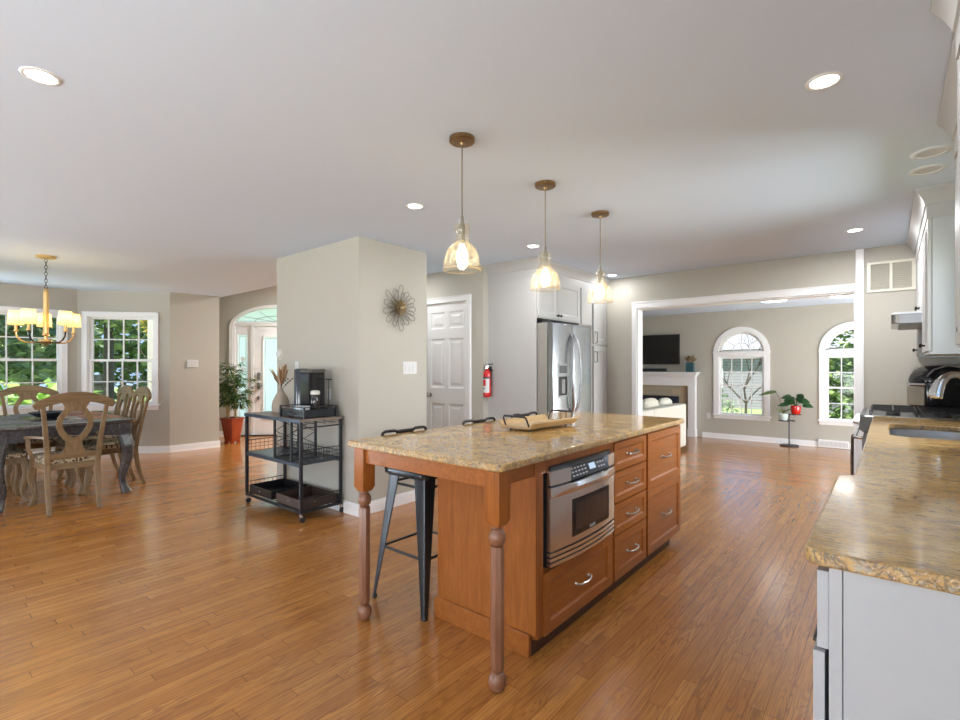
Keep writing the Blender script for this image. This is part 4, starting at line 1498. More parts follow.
# ---------------------------------------------------------------- bar cart by the wall block
CX0, CX1, CY0, CY1, CZ = -4.725, -3.765, 2.205, 2.590, .862
ca = thing('bar_cart', 'black metal rolling bar cart with wire sides against the beige wall block', 'cart', ((CX0 + CX1) / 2, 2.4, 0), world=True)
CTOP = wood('cart_board', (.13, .095, .07), (.20, .15, .11), (.27, .21, .16), axis=0, rough=.4, coat=.1)
SKYM = plain('cart_metal_sky_tint', (.06, .08, .11), .3, .5)  # blue in the colour stands in for reflected sky
for x in (CX0, CX1):
    for y in (CY0, CY1):
        p = MB().box(x - .0125, x + .0125, y - .0125, y + .0125, .075, CZ - .002).obj('post', BLACKM, ca, bevel=.002, smooth=0)
        c = MB()
        c.lathe([(.011, .05), (.011, .08)], (x, y, 0), 10)
        c.tube([(x, y - .0, .055), (x, y + .012, .045), (x, y + .014, .025)], .008, 8)
        c.obj('caster_fork', CHROME, p)
        MB().lathe([(.012, -.011), (.024, -.009), (.024, .009), (.012, .011)], n=18, M=AX((x, y + .014, .0245), (0, 1, 0), (0, 0, 1), (1, 0, 0))).obj('caster', BLACKP, p)
tb = MB().box(CX0 - .015, CX1 + .015, CY0 - .015, CY1 + .015, CZ - .022, CZ)
tb.obj('top_board', CTOP, ca, bevel=.002, smooth=0)
MB().box(CX0 - .017, CX1 + .017, CY0 - .019, CY0 - .014, CZ - .03, CZ - .002).box(CX0 - .017, CX1 + .017, CY1 + .014, CY1 + .019, CZ - .03, CZ - .002).obj('top_rim', SKYM, ca, smooth=0)
MB().box(CX0, CX1, CY0, CY1, .478, .492).box(CX0, CX1, CY0 - .0125, CY0 + .012, .462, .492).box(CX0, CX1, CY1 - .012, CY1 + .0125, .462, .492).obj('shelf', SKYM, ca, smooth=0)
fr_ = MB()
for y in (CY0, CY1):
    fr_.box(CX0, CX1, y - .01, y + .01, .078, .098)
for x in (CX0, CX1):
    fr_.box(x - .01, x + .01, CY0, CY1, .078, .098)
for k in range(7):
    y = CY0 + (CY1 - CY0) * (k + 1) / 8
    fr_.cyl((CX0, y, .09), (CX1, y, .09), .004, n=6)
fr_.obj('lower_frame', BLACKM, ca, smooth=0)


def mesh_panel(p, u, w, h, nu, nv, r=.0022):
    mb = MB()
    p, u = Vector(p), Vector(u)
    z = Vector((0, 0, 1))
    for i in range(nu + 1):
        a = p + u * (w * i / nu)
        mb.cyl(a, a + z * h, r, n=5)
    for j in range(nv + 1):
        a = p + z * (h * j / nv)
        mb.cyl(a, a + u * w, r if j < nv else r * 1.8, n=5)
    return mb


for z0, h in ((.495, .105), (.10, .105)):
    for x in (CX0, CX1):
        mesh_panel((x, CY0, z0), (0, 1, 0), CY1 - CY0, h, 9, 3).obj('wire_guard', BLACKM, ca)
    mesh_panel((CX0, CY1, z0), (1, 0, 0), CX1 - CX0, h * .6, 22, 2).obj('wire_guard', BLACKM, ca)
for x in (-4.234, -3.949):                      # lattice dividers between top and shelf
    d = MB()
    ya, yb = CY0 + .02, CY0 + .25
    for y in (ya, yb):
        d.box(x - .009, x + .009, y - .009, y + .009, .492, CZ - .022)
    d.box(x - .006, x + .006, ya, yb, .492, .504)
    for s0 in range(3):
        za, zb = .504 + s0 * .112, .504 + (s0 + 1) * .112
        d.cyl((x, ya, za), (x, yb, zb), .003, n=6)
        d.cyl((x, yb, za), (x, ya, zb), .003, n=6)
    d.obj('divider', BLACKM, ca, smooth=0)
gh = MB()
for k in range(4):
    y = CY0 + .05 + k * .095
    gh.tube([(CX1 - .20, y, CZ - .05), (CX1 - .01, y, CZ - .05)], .004, 6)
gh.tube([(CX1 + .012, CY0 - .01, CZ - .075), (CX1 + .03, CY0, CZ - .07), (CX1 + .03, CY1, CZ - .07), (CX1 + .012, CY1 + .01, CZ - .075)], .006, 8)
gh.obj('glass_rack', BLACKM, ca)


def bin_(label, x0, x1, mat, inner):
    t = thing('sliding_bin', label, 'bin', ((x0 + x1) / 2, 2.37, .1005), 0, 'sliding bins on the cart', world=True)
    y0, y1, z0, z1 = CY0 + (.015 if inner else -.006), CY1 - .02, .1005, .178
    m = MB().box(x0, x1, y0, y1, z0, z0 + .004)
    m.box(x0, x0 + .004, y0, y1, z0, z1).box(x1 - .004, x1, y0, y1, z0, z1).box(x0, x1, y0, y0 + .004, z0, z1).box(x0, x1, y1 - .004, y1, z0, z1)
    m.obj('tray', mat, t, smooth=0)
    k = MB().ball((x1 + .003, (y0 + y1) / 2 - .05, z0 + .045), .008, 10, 6)
    k.ball(((x0 + x1) / 2, y0 - .004, z0 + .045), .006, 10, 6)
    k.obj('knob', CHROME, t)


bin_('black sliding bin on the lower level of the bar cart, at its window end', -4.70, -4.285, plain('bin_black', (.02, .018, .02), .35, .3), True)
bin_('brown-black sliding bin on the lower level of the bar cart, nearer the island', -4.20, -3.785, plain('bin_brown', (.075, .05, .04), .35, .3), True)

# things on the cart
vz = thing('dried_flower_vase', 'tapered taupe vase of dried palm leaves standing on the bar cart', 'vase', (-4.545, 2.45, CZ))
MB().lathe([(.078, 0), (.082, .02), (.084, .06), (.075, .11), (.055, .155), (.030, .195), (.022, .215), (.024, .23), (.019, .228), (.016, .20)], n=32).obj('vase_body', plain('taupe_ceramic', (.36, .29, .23), .65, vary=.08, vscale=30), vz)
random.seed(4)
pl = MB()
for k in range(11):
    a = random.uniform(0, 2 * pi)
    tl = random.uniform(.10, .5)
    d = Vector((cos(a) * tl, sin(a) * tl, 1)).normalized()
    pl.cyl((0, 0, .2), Vector((0, 0, .22)) + d * .06, .002, n=5)
    for e in range(3):
        pl.leaf(Vector((0, 0, .22)) + d * .04, d + Vector((random.uniform(-.1, .1), random.uniform(-.1, .1), 0)), (cos(a + 1.2 * e), sin(a + 1.2 * e), 0), random.uniform(.17, .23), .036, .05)
pl.obj('dried_leaves', leafy('dried_leaf', [(.36, .21, .10), (.50, .32, .17), (.62, .45, .28), (.30, .16, .08)]), vz, smooth=0)
tw_ = MB()
for s in (-1, 1):
    tw_.tube([(0, 0, .2), (.04, .02 * s, .26), (.09, .03 * s, .30), (.15, .05 * s, .335)], .0025, 5)
    for q in range(4):
        tw_.ball((.05 + q * .027, .022 * s + q * .007, .265 + q * .02), .007, 8, 5)
tw_.obj('berry_twig', BLACKM, vz)

cdx, cdy = -3.99, 2.40
cd = thing('pod_drawer', 'black coffee pod drawer with a low rail, on top of the bar cart', 'drawer unit', (cdx, cdy, CZ))
MB().box(-.165, .20, -.15, .15, .006, .072).obj('case', plain('pod_case', (.03, .034, .038), .25, .4), cd, bevel=.003, smooth=0)
MB().box(-.155, .19, -.156, -.148, .012, .066).obj('drawer_front', plain('pod_front', (.05, .055, .06), .2, .5), cd, bevel=.002, smooth=0)
MB().tube([(-.03, -.158, .04), (-.03, -.17, .04), (.06, -.17, .04), (.06, -.158, .04)], .004, 6).obj('handle', BLACKM, cd)
rl = MB()
for x in (-.175, .208):
    for y in (-.156, .156):
        rl.box(x - .008, x + .008, y - .008, y + .008, 0, .10)
for y in (-.156, .156):
    rl.cyl((-.175, y, .094), (.208, y, .094), .004, n=6)
for x in (-.175, .208):
    rl.cyl((x, -.156, .094), (x, .156, .094), .004, n=6)
rl.obj('rail', BLACKM, cd, smooth=0)
for k in range(9):
    m_ = MB().lathe([(.017, 0), (.021, .026), (.022, .028), (.002, .029)], (0, 0, 0), 12)
    o = m_.obj('coffee_pod', plain('pod_white_%d' % k, (.75, .77, .78) if k % 3 else (.25, .4, .5), .4), None)
    o.location = (cdx + .012 + (k % 5) * .036, cdy - .118 + (k // 5) * .047, CZ + .0725)
    tag(o, 'tiny coffee pod lying on the black pod drawer at the foot of the coffee maker', 'coffee pod', 'coffee pods on the pod drawer')

cm_ = thing('coffee_maker', 'black single-serve coffee maker with a tall water tank on the pod drawer', 'coffee maker', (-4.075, 2.44, CZ + .0725))
MB().box(-.075, .155, -.07, .10, 0, .022).obj('base', BLACKP, cm_, bevel=.006, smooth=0)
MB().box(.0, .155, -.065, .095, .022, .315).obj('tower', BLACKG, cm_, bevel=.012, smooth=0)
MB().loft([[(x * k, y * k, z) for x, y in rrect(-.06, .06, -.06, .06, .05, 6)] for k, z in ((1, .022), (1, .33), (.96, .345), (.7, .352))]).map(Matrix.Translation((-.045, -.02, 0))).obj('water_tank', plain('tank_smoke', (.035, .04, .048), .08), cm_, smooth=40)
MB().box(-.02, .17, -.06, .09, .31, .345).obj('brew_head', plain('brew_head', (.05, .04, .03), .3), cm_, bevel=.008, smooth=0)
MB().tube([(-.10, -.02, .27), (-.135, -.02, .262), (-.14, -.02, .235), (-.115, -.02, .225)], .008, 8).obj('tank_handle', BLACKP, cm_)
sh = thing('canister', 'clear jar with a pale lid holding dark coffee, on the pod drawer by the wall', 'jar', (-3.865, 2.40, CZ + .0725))
MB().lathe([(.036, 0), (.038, .004), (.038, .118), (.034, .126)], n=24).obj('jar_body', plain('jar_dark', (.03, .022, .02), .1), sh)
MB().lathe([(.040, .126), (.040, .150), (.030, .160), (.002, .162)], n=24).obj('lid', plain('jar_lid', (.62, .60, .55), .3), sh)
ck = thing('cup_tree', 'thin metal rack with a long top arm beside the coffee maker', 'rack', (-3.835, 2.515, CZ + .0725))
MB().lathe([(.035, 0), (.035, .006), (.006, .010)], n=20).obj('base', BLACKM, ck)
MB().cyl((0, 0, .008), (0, 0, .255), .004, n=8).cyl((-.09, 0, .255), (.04, 0, .255), .005, n=8).obj('stem', BLACKM, ck)
# ---------------------------------------------------------------- wall fittings on the block
fl = thing('wire_flower_wall_art', 'dark wire flower wall art with a golden rose centre on the beige wall', 'wall art', (-3.552, 3.065, 1.852), R(90))
wf_ = MB()                                           # local: x across, z up, -y out of the wall
for ring, (n, r1, wd_, y0, r0) in enumerate(((13, .20, .034, -.02, .05), (11, .155, .028, -.045, .04))):
    for k in range(n):
        a = 2 * pi * k / n + ring * .25
        rr = r1 * (1 + .09 * sin(k * 2.7))
        pts = []
        for i in range(13):
            f = i / 12
            th = pi * f
            rad = r0 + (rr - r0) * sin(th) ** .6
            off = wd_ * 1.25 * (-cos(th)) * (0.35 + .65 * sin(th))
            pts.append((cos(a) * rad - sin(a) * off, y0 - .015 * sin(th), sin(a) * rad + cos(a) * off))
        wf_.tube(pts, .0028, 5)
wf_.obj('wire_petals', plain('wire_dark', (.20, .17, .14), .4, .6), fl)
rc_ = MB()
for ring, (n, r, tilt) in enumerate(((6, .070, .4), (5, .050, .9), (4, .030, 1.4))):
    for k in range(n):
        a = 2 * pi * k / n + ring * .5
        c = Vector((cos(a), 0, sin(a)))
        tng = Vector((-sin(a), 0, cos(a)))
        out = Vector((0, -1, 0))
        lo = []
        for i in range(5):
            f = i / 4
            hw = r * .55 * sin(pi * (.25 + .6 * f))
            p = c * (r * .25 + r * .85 * f) + out * (.02 + ring * .012 + .03 * f * f * tilt)
            lo.append([p + tng * (hw * q) + out * (.012 * q * q) for q in (-1, -.5, 0, .5, 1)])
        rc_.loft(lo, closed=False, c0=False, c1=False)
rc_.obj('rose_centre', plain('pale_gold', (.50, .38, .22), .4, .6), fl, smooth=60)
MB().lathe([(.03, 0), (.03, .02)], n=16, M=AX((0, 0, 0), (1, 0, 0), (0, 0, 1), (0, -1, 0))).obj('hub', BRONZE, fl)


def plate(name, label, P, u, n, w, h, gangs, mat=WHITEP):
    t = thing(name, label, 'light switch' if 'switch' in name else 'outlet', P)
    M = AX((0, 0, 0), u, (0, 0, 1), n)
    MB().prism(rrect(-w / 2, w / 2, -h / 2, h / 2, .006, 3), 0, .006).map(M).obj('plate', mat, t, bevel=.0015, smooth=0)
    for k in range(gangs):
        c = (k - (gangs - 1) / 2) * .046
        if 'switch' in name:
            MB().box(c - .016, c + .016, -.033, .033, .006, .010).map(M).obj('rocker', WHITEP, t, bevel=.001, smooth=0)
        else:
            for s in (-.02, .02):
                MB().prism(rrect(c - .016, c + .016, s - .014, s + .014, .006, 3), .006, .008).map(M).obj('socket_face', WHITEP, t, smooth=0)
    return t


plate('light_switch', 'white rocker switch plate on the wall below the wire flower', (-3.555, 3.225, 1.292), (0, 1, 0), (1, 0, 0), .175, .12, 3)
plate('light_switch', 'white triple switch plate on the wall between dining window and potted palm', (-8.395, 3.07, 1.355), (0, 1, 0), (1, 0, 0), .165, .115, 3)
plate('wall_outlet', 'white outlet plate on the wall just behind the coffee maker', (-4.555, 2.63, 1.30), (1, 0, 0), (0, -1, 0), .07, .11, 1)
plate('wall_outlet', 'white outlet plate on the wall low beside the canister on the bar cart', (-4.0, 2.63, 1.05), (1, 0, 0), (0, -1, 0), .05, .10, 1)
plate('wall_outlet', 'white outlet plate on the family room wall between mantel and arched window', (-2.90, 10.969, .285), (1, 0, 0), (0, -1, 0), .075, .12, 1)
plate('wall_outlet', 'white plate on the foyer wall above the potted palm, by the door casing', tuple(fw_.M @ Vector((T0 - .56, 1.24, 0))), (.656, .755, 0), (.755, -.656, 0), .08, .12, 1)
th = thing('thermostat', 'round white thermostat at the left edge of the beige wall block', 'thermostat', (-4.90, 2.63, 1.432))
MB().lathe([(.046, 0), (.046, .012), (.040, .022), (.030, .026), (.002, .027)], n=28, M=AX((0, 0, 0), (1, 0, 0), (0, 0, 1), (0, -1, 0))).obj('dial', WHITEP, th)
MB().lathe([(.055, 0), (.055, .004)], n=28, M=AX((0, 0, 0), (1, 0, 0), (0, 0, 1), (0, -1, 0))).obj('wall_plate', CREAM, th)

# ---------------------------------------------------------------- potted palm by the front door
pp = thing('potted_palm', 'bamboo-like palm in a tall red-brown square pot in the foyer corner', 'potted plant', (-8.68, 3.80, 0), R(20))
POT = plain('red_glaze', (.30, .045, .015), .12, coat=.5, vary=.15, vscale=6)


def sq(h, z):
    return [(x, y, z) for x, y in rrect(-h, h, -h, h, .015, 3)]


pb = MB().loft([sq(.085, .03), sq(.13, .40), sq(.142, .405), sq(.142, .435), sq(.125, .435), sq(.12, .40)])
pbo = pb.obj('pot', POT, pp, smooth=30)
for x in (-.065, .065):
    for y in (-.065, .065):
        MB().loft([[(x + a * .022, y + b_ * .022, z) for a, b_ in ((1, 1), (-1, 1), (-1, -1), (1, -1))] for z in (0, .035)]).obj('pot_foot', POT, pbo, smooth=0)
MB().box(-.12, .12, -.12, .12, .385, .402).obj('soil', plain('soil', (.04, .028, .018), .95), pp, smooth=0)
random.seed(11)
st_ = MB()
lv = MB()
for k, (x, y, lean, h) in enumerate(((-.05, -.03, -.04, 1.30), (.05, -.02, .05, 1.22), (.0, .05, .01, 1.36), (-.01, -.06, -.10, 1.05), (.06, .04, .14, 1.10))):
    pts = [(x + lean * f, y + .03 * sin(f * 3 + k), .39 + (h - .39) * f) for f in (0, .2, .4, .6, .8, 1)]
    if k < 4:
        st_.tube(pts, [.013, .012, .011, .009, .007, .003], 8)
        for f in range(1, 9):
            z = .39 + (h - .39) * f / 9
            st_.lathe([(.0135 - .0006 * f, z), (.015 - .0006 * f, z + .004), (.0135 - .0006 * f, z + .008)], (x + lean * f / 9, y + .03 * sin(f / 9 * 3 + k), 0), 8)
    for i in range(44):
        f = random.uniform(.28, 1)
        a = random.uniform(0, 2 * pi)
        p = Vector((x + lean * f, y + .03 * sin(f * 3 + k), .39 + (h - .39) * f))
        d = Vector((cos(a), sin(a), random.uniform(.0, .6))).normalized()
        e = p + d * random.uniform(.08, .18)
        lv.tube([p, e], .002, 4)
        for j in range(5):
            b_ = a + random.uniform(-1.0, 1.0)
            dd_ = Vector((cos(b_), sin(b_), random.uniform(-.7, .4)))
            lv.leaf(e + d * random.uniform(-.05, .0), dd_, (0, 0, 1), random.uniform(.10, .18), .027, .12)
st_.obj('stems', plain('bamboo_cane', (.42, .32, .12), .5), pp)
lv.obj('foliage', leafy('palm_leaf', [(.04, .09, .03), (.08, .16, .04), (.15, .24, .07), (.05, .11, .035)]), pp, smooth=0)
# ---------------------------------------------------------------- dining table
TX0, TX1, TY0, TY1, TZ = -7.66, -5.97, .52, 1.70, .762
DARKW = wood('dark_distressed_wood', (.030, .028, .030), (.060, .057, .060), (.115, .11, .11), axis=0, rough=.2, coat=.6)
dt = thing('dining_table', 'dark distressed wooden dining table with curved legs under the gold chandelier', 'dining table', (-6.8, 1.11, 0), world=True)


def table_outline(e):
    """ends bowed out, corners canted"""
    p = []
    for i in range(9):
        f = i / 8
        p.append((TX1 - .06 + .06 * (1 - (2 * f - 1) ** 2) + e, TY0 + .10 + (TY1 - TY0 - .20) * f))
    p += [(TX1 - .12 + e * .7, TY1 - .03 + e * .7), (TX1 - .20, TY1 + e)]
    p += [(TX0 + .20, TY1 + e), (TX0 + .12 - e * .7, TY1 - .03 + e * .7)]
    for i in range(9):
        f = 1 - i / 8
        p.append((TX0 + .06 - .06 * (1 - (2 * f - 1) ** 2) - e, TY0 + .10 + (TY1 - TY0 - .20) * f))
    p += [(TX0 + .12 - e * .7, TY0 + .03 - e * .7), (TX0 + .20, TY0 - e), (TX1 - .20, TY0 - e), (TX1 - .12 + e * .7, TY0 + .03 - e * .7)]
    return p


tt = MB().loft([[(x, y, z) for x, y in table_outline(e)] for e, z in ((-.02, .724), (-.008, .728), (0, .738), (0, .752), (-.008, .760), (-.016, TZ))])
tt.obj('tabletop', DARKW, dt, smooth=40)
apn = MB()
for y in (TY0 + .09, TY1 - .115):
    apn.box(TX0 + .16, TX1 - .16, y, y + .025, .61, .726)
for x in (TX0 + .09, TX1 - .115):
    apn.loft([[(x, y, .60 + .045 * (1 - abs(2 * f - 1)) ** 1), (x + .025, y, .60 + .045 * (1 - abs(2 * f - 1))), (x + .025, y, .726), (x, y, .726)] for f, y in [(i / 10, TY0 + .14 + (TY1 - TY0 - .28) * i / 10) for i in range(11)]])
apn.obj('apron', DARKW, dt, smooth=0)


def cabriole(x, y, sx, sy, h, r0, knee, foot, top=.09):
    """S-curved leg: square block at the top, knee out, ankle in, foot out"""
    prof = [(.70, .70), (-.70, .70), (-.70, -.70), (.70, -.70)]
    pts, rr = [], []
    for i in range(15):
        f = i / 14
        k = knee * sin(pi * min(1, f * 1.7)) if f < .59 else -foot * .6 * sin(pi * (f - .59) / .30) if f < .89 else foot * (f - .89) / .11
        pts.append((x + sx * k * .7, y + sy * k * .7, h * (1 - f)))
        rr.append(r0 * (1.25 - .25 * f if f < .25 else 1.19 - .95 * (f - .25) if f < .85 else .62 + 1.8 * (f - .85)))
    q = [(cos(a), sin(a)) for a in [pi / 4 + i * pi / 4 for i in range(8)]]
    q = [(1, .55), (.55, 1), (-.55, 1), (-1, .55), (-1, -.55), (-.55, -1), (.55, -1), (1, -.55)]
    m = MB().tube(pts, rr, prof=q, up=(1, 0, 0))
    return m


for sx, x in ((-1, TX0 + .125), (1, TX1 - .125)):
    for sy, y in ((-1, TY0 + .125), (1, TY1 - .125)):
        l = MB().box(x - .05, x + .05, y - .05, y + .05, .60, .726).obj('leg', DARKW, dt, bevel=.003, smooth=0)
        cabriole(x, y, sx, sy, .60, .047, .035, .03).obj('leg_curve', DARKW, l, smooth=35)

bo = thing('decor_bowl', 'wide dark bowl on the middle of the dining table', 'bowl', (-6.80, 1.10, TZ))
MB().lathe([(.06, 0), (.065, .006), (.10, .018), (.155, .052), (.17, .066), (.165, .068), (.10, .028), (.02, .018)], n=32).obj('bowl_body', plain('bowl_navy', (.018, .022, .03), .2), bo)
PMAT = fabric('placemat_grey', (.10, .11, .12), (.20, .21, .22), 160)
PMAT2 = fabric('placemat_rust', (.25, .12, .08), (.36, .20, .14), 160)
for i, (x, y, a, m, lb) in enumerate(((-6.25, 1.11, 0, PMAT, 'grey woven placemat at the near end of the dining table, before the armchair'),
                                      (-6.54, 1.47, 90, PMAT2, 'rust woven placemat on the dining table before the window-side chair nearest the viewer'),
                                      (-7.13, 1.47, 90, PMAT2, 'rust woven placemat on the dining table before the second window-side chair'),
                                      (-6.54, .75, 90, PMAT, 'grey woven placemat on the table side away from the angled window, nearer one'),
                                      (-7.13, .75, 90, PMAT, 'grey woven placemat on the table side away from the angled window, farther one'),
                                      (-7.40, 1.11, 0, PMAT, 'grey woven placemat at the far head of the dining table'))):
    pmm = MB().prism(rrect(-.155, .155, -.22, .22, .03, 4), 0, .004)
    o = pmm.obj('placemat', m, None, smooth=0)
    o.location = (x, y, TZ)
    o.rotation_euler = (0, 0, R(a))
    tag(o, lb, 'placemat', 'placemats on the dining table')

# ---------------------------------------------------------------- dining chairs
CWOOD = wood('weathered_oak', (.13, .078, .036), (.215, .135, .064), (.30, .20, .105), rough=.45, coat=.1)
CWOODX = wood('weathered_oak_across', (.13, .078, .036), (.215, .135, .064), (.30, .20, .105), axis=0, rough=.45, coat=.1)
SEATF = fabric('leopard_fabric', (.07, .045, .028), (.50, .40, .27), 42, .9, (.42, .52))


def chair(label, group, arms):
    """faces +Y; origin on the floor under the seat"""
    t = thing('dining_armchair' if arms else 'dining_chair', label, 'dining chair', (0, 0, 0), 0, group)
    tilt = lambda z: -.245 - .10 * max(0, (z - .45)) / .6 - .015 * max(0, (z - .45) / .6) ** 2      # back line
    BM = lambda x, z, dy=0: Vector((x, tilt(z) + dy, z))

    def back_sweep(path, wid, th=.024):
        """flat bar in the plane of the back: path of (x,z)"""
        m = len(path)
        loops = []
        ww = wid if isinstance(wid, (list, tuple)) else [wid] * m
        for i in range(m):
            a, b_ = Vector(path[max(0, i - 1)]), Vector(path[min(m - 1, i + 1)])
            d = (b_ - a).normalized()
            nx, nz = -d.y, d.x
            h = ww[i] / 2
            x, z = path[i]
            loops.append([BM(x + nx * h, z + nz * h, -th / 2), BM(x + nx * h, z + nz * h, th / 2), BM(x - nx * h, z - nz * h, th / 2), BM(x - nx * h, z - nz * h, -th / 2)])
        return MB().loft(loops)

    # seat frame and cushion
    so_ = [(-.235, .245), (-.19, .262), (.19, .262), (.235, .245), (.195, -.225), (-.195, -.225)]
    MB().prism(so_, .375, .435).obj('seat_frame', CWOODX, t, bevel=.006, smooth=0)
    cu_ = MB().loft([[(x * k, y * k + .004, z) for x, y in so_] for k, z in ((.97, .435), (.99, .452), (.96, .478), (.85, .492), (.5, .500), (.05, .502))])
    cu_.obj('seat_cushion', SEATF, t, smooth=60)
    # rear legs run up into the back posts
    for s in (-1, 1):
        leg = []
        w = []
        for f in range(9):
            z = .43 * (1 - f / 8)
            leg.append((s * (.178 + .0 * f), -.235 - .085 * (f / 8) ** 2, z))
            w.append(.021 - .005 * f / 8)
        MB().tube(leg, w, prof=[(1, 1), (-1, 1), (-1, -1), (1, -1)], up=(1, 0, 0)).obj('leg', CWOOD, t, bevel=.003, smooth=30)
        pth = [(s * (.178 + .030 * f + .02 * f * f), (.43 + .545 * f)) for f in [i / 8 for i in range(9)]]
        back_sweep(pth, [.040 - .008 * f for f in [i / 8 for i in range(9)]], .030).obj('back_post', CWOOD, t, bevel=.004, smooth=30)
        c = cabriole(s * .20, .235, s, 1, .40, .027, .022, .022)
        c.obj('leg', CWOOD, t, smooth=35)
    # crest rail: bowed bar with rounded drooping ends
    pth = []
    ww = []
    for i in range(25):
        f = -1 + 2 * i / 24
        pth.append((.285 * f, 1.035 - .085 * abs(f) ** 2.2))
        ww.append(.088 - .022 * abs(f) ** 1.5 if abs(f) < .93 else .045)
    back_sweep(pth, ww, .030).obj('crest_rail', CWOODX, t, bevel=.006, smooth=30)
    # pierced splat
    sp = back_sweep([(0, 1.0), (0, .965), (0, .935), (0, .905)], [.21, .175, .15, .155])
    for s in (-1, 1):
        sp.add(back_sweep([(s * .052, .925), (s * .072, .895), (s * .097, .855), (s * .112, .81), (s * .109, .765), (s * .090, .715), (s * .062, .672), (s * .022, .64)], [.05, .045, .042, .042, .043, .045, .05, .055]))
    sp.add(back_sweep([(0, .665), (0, .64), (0, .61), (0, .58), (0, .55), (0, .515)], [.06, .12, .115, .125, .15, .20]))
    sp.obj('splat', CWOOD, t, smooth=30)
    back_sweep([(-.185, .500), (.185, .500)], .05, .026).obj('back_rail', CWOODX, t, bevel=.003, smooth=0)
    if arms:
        for s in (-1, 1):
            a = MB()
            pts = [BM(s * .20, .68, .01), Vector((s * .235, -.12, .675)), Vector((s * .265, .02, .665)), Vector((s * .268, .10, .655)), Vector((s * .262, .15, .635)), Vector((s * .258, .155, .61))]
            a.tube(pts, [.016, .018, .021, .023, .022, .016], prof=[(.6, 1), (-.6, 1), (-.6, -1), (.6, -1)], up=(0, 0, 1))
            ao = a.obj('arm', CWOOD, t, bevel=.004, smooth=35)
            MB().tube([(s * .225, .10, .40), (s * .232, .085, .47), (s * .262, .06, .55), (s * .265, .08, .65)], [.018, .017, .015, .016], prof=[(1, .8), (-1, .8), (-1, -.8), (1, -.8)], up=(1, 0, 0)).obj('arm_support', CWOOD, ao, smooth=35)
    return t


DG = 'dining chairs around the table'
ac = chair('weathered oak dining armchair, its back to the kitchen, at the near table end', DG, True)
ac.location = (-5.945, 1.088, 0)
ac.rotation_euler = (0, 0, R(90))
dup(ac, (-7.70, 1.10, 0), R(-90), 'weathered oak dining armchair at the far head of the table before the wide bay window')
ch = chair('weathered oak dining side chair on the angled window side, nearest the potted palm', DG, False)
ch.location = (-6.56, 1.52, 0)
ch.rotation_euler = (0, 0, pi)
dup(ch, (-7.16, 1.52, 0), pi, 'weathered oak dining side chair on the angled window side, second from the potted palm')
dup(ch, (-6.62, .62, 0), 0, 'weathered oak dining side chair at the picture edge, mostly hidden by the table leg')
dup(ch, (-7.20, .62, 0), 0, 'weathered oak dining side chair at the picture edge, hidden farther behind the table')

# ---------------------------------------------------------------- chandelier
cl = thing('chandelier', 'gold five-arm chandelier with glowing drum shades above the dining table', 'chandelier', (-6.66, 1.05, 1.525))
Zc = CH - 1.525
MB().loft([[(.082 * k * cos(R(60 * i + 20)), .082 * k * sin(R(60 * i + 20)), z) for i in range(6)] for k, z in ((1, Zc), (1, Zc - .022), (.9, Zc - .028))]).obj('canopy', GOLD, cl, smooth=0)
chn = MB()
nl = 9
z0, z1 = .575, Zc - .03
for i in range(nl):
    zc = z0 + (z1 - z0) * (i + .5) / nl
    hh = (z1 - z0) / nl * .62
    ax = (1, 0) if i % 2 else (0, 1)
    chn.tube([(ax[0] * .011 * cos(2 * pi * k / 12), ax[1] * .011 * cos(2 * pi * k / 12), zc + hh * sin(2 * pi * k / 12)) for k in range(12)], .0028, 6, closed=True)
chn.obj('chain', BRONZE, cl)
MB().lathe([(.012, .575), (.018, .570), (.020, .545), (.024, .54), (.024, .12), (.030, .115), (.032, .10), (.016, .09), (.016, .055)], n=24).obj('stem', GOLD, cl)
MB().lathe([(.02, .06), (.055, .05), (.060, .035), (.045, .018), (.02, .006), (.008, -.004), (.002, -.006)], n=28).obj('hub', GOLD, cl)
SHADE = NT('lamp_shade')
SHADE.b.inputs['Base Color'].default_value = (.80, .66, .38, 1)
SHADE.b.inputs['Roughness'].default_value = .9
_t = SHADE.n('ShaderNodeBsdfTranslucent')
_t.inputs[0].default_value = (.92, .74, .38, 1)
_m = SHADE.n('ShaderNodeMixShader')
_m.inputs[0].default_value = .6
SHADE.l(SHADE.b.outputs[0], _m.inputs[1])
SHADE.l(_t.outputs[0], _m.inputs[2])
SHADE.l(_m.outputs[0], SHADE.out.inputs[0])
away = math.atan2(1.05, -6.66)                           # direction from the camera to the lamp on plan
for k in range(5):
    a = away - R((-75, -147, -3, 69, 141)[k])
    d = Vector((cos(a), sin(a), 0))
    pt = lambda r, z: d * r + Vector((0, 0, z))
    arm = MB().tube([pt(.04, .035), pt(.10, .022), pt(.165, .028), pt(.205, .05), pt(.231, .09), pt(.237, .135)], .0075, 8).obj('arm', GOLD if k in (0, 3) else BRONZE, cl)
    c = d * .237
    MB().lathe([(.010, .13), (.020, .138), (.020, .145), (.012, .15), (.012, .20)], c, 16).obj('candle_cup', GOLD, arm)
    MB().lathe([(.054, .340), (.064, .200)], c, 28, caps=False).obj('lamp_shade', SHADE.m, arm, smooth=80)
    MB().ball((c.x, c.y, .245), (.016, .016, .026), 12, 8).obj('bulb', BULB, arm)
    lamp('chandelier_light', 'POINT', (-6.66 + c.x, 1.05 + c.y, 1.525 + .29), power=.8, color=(1, .74, .36), size=.025)

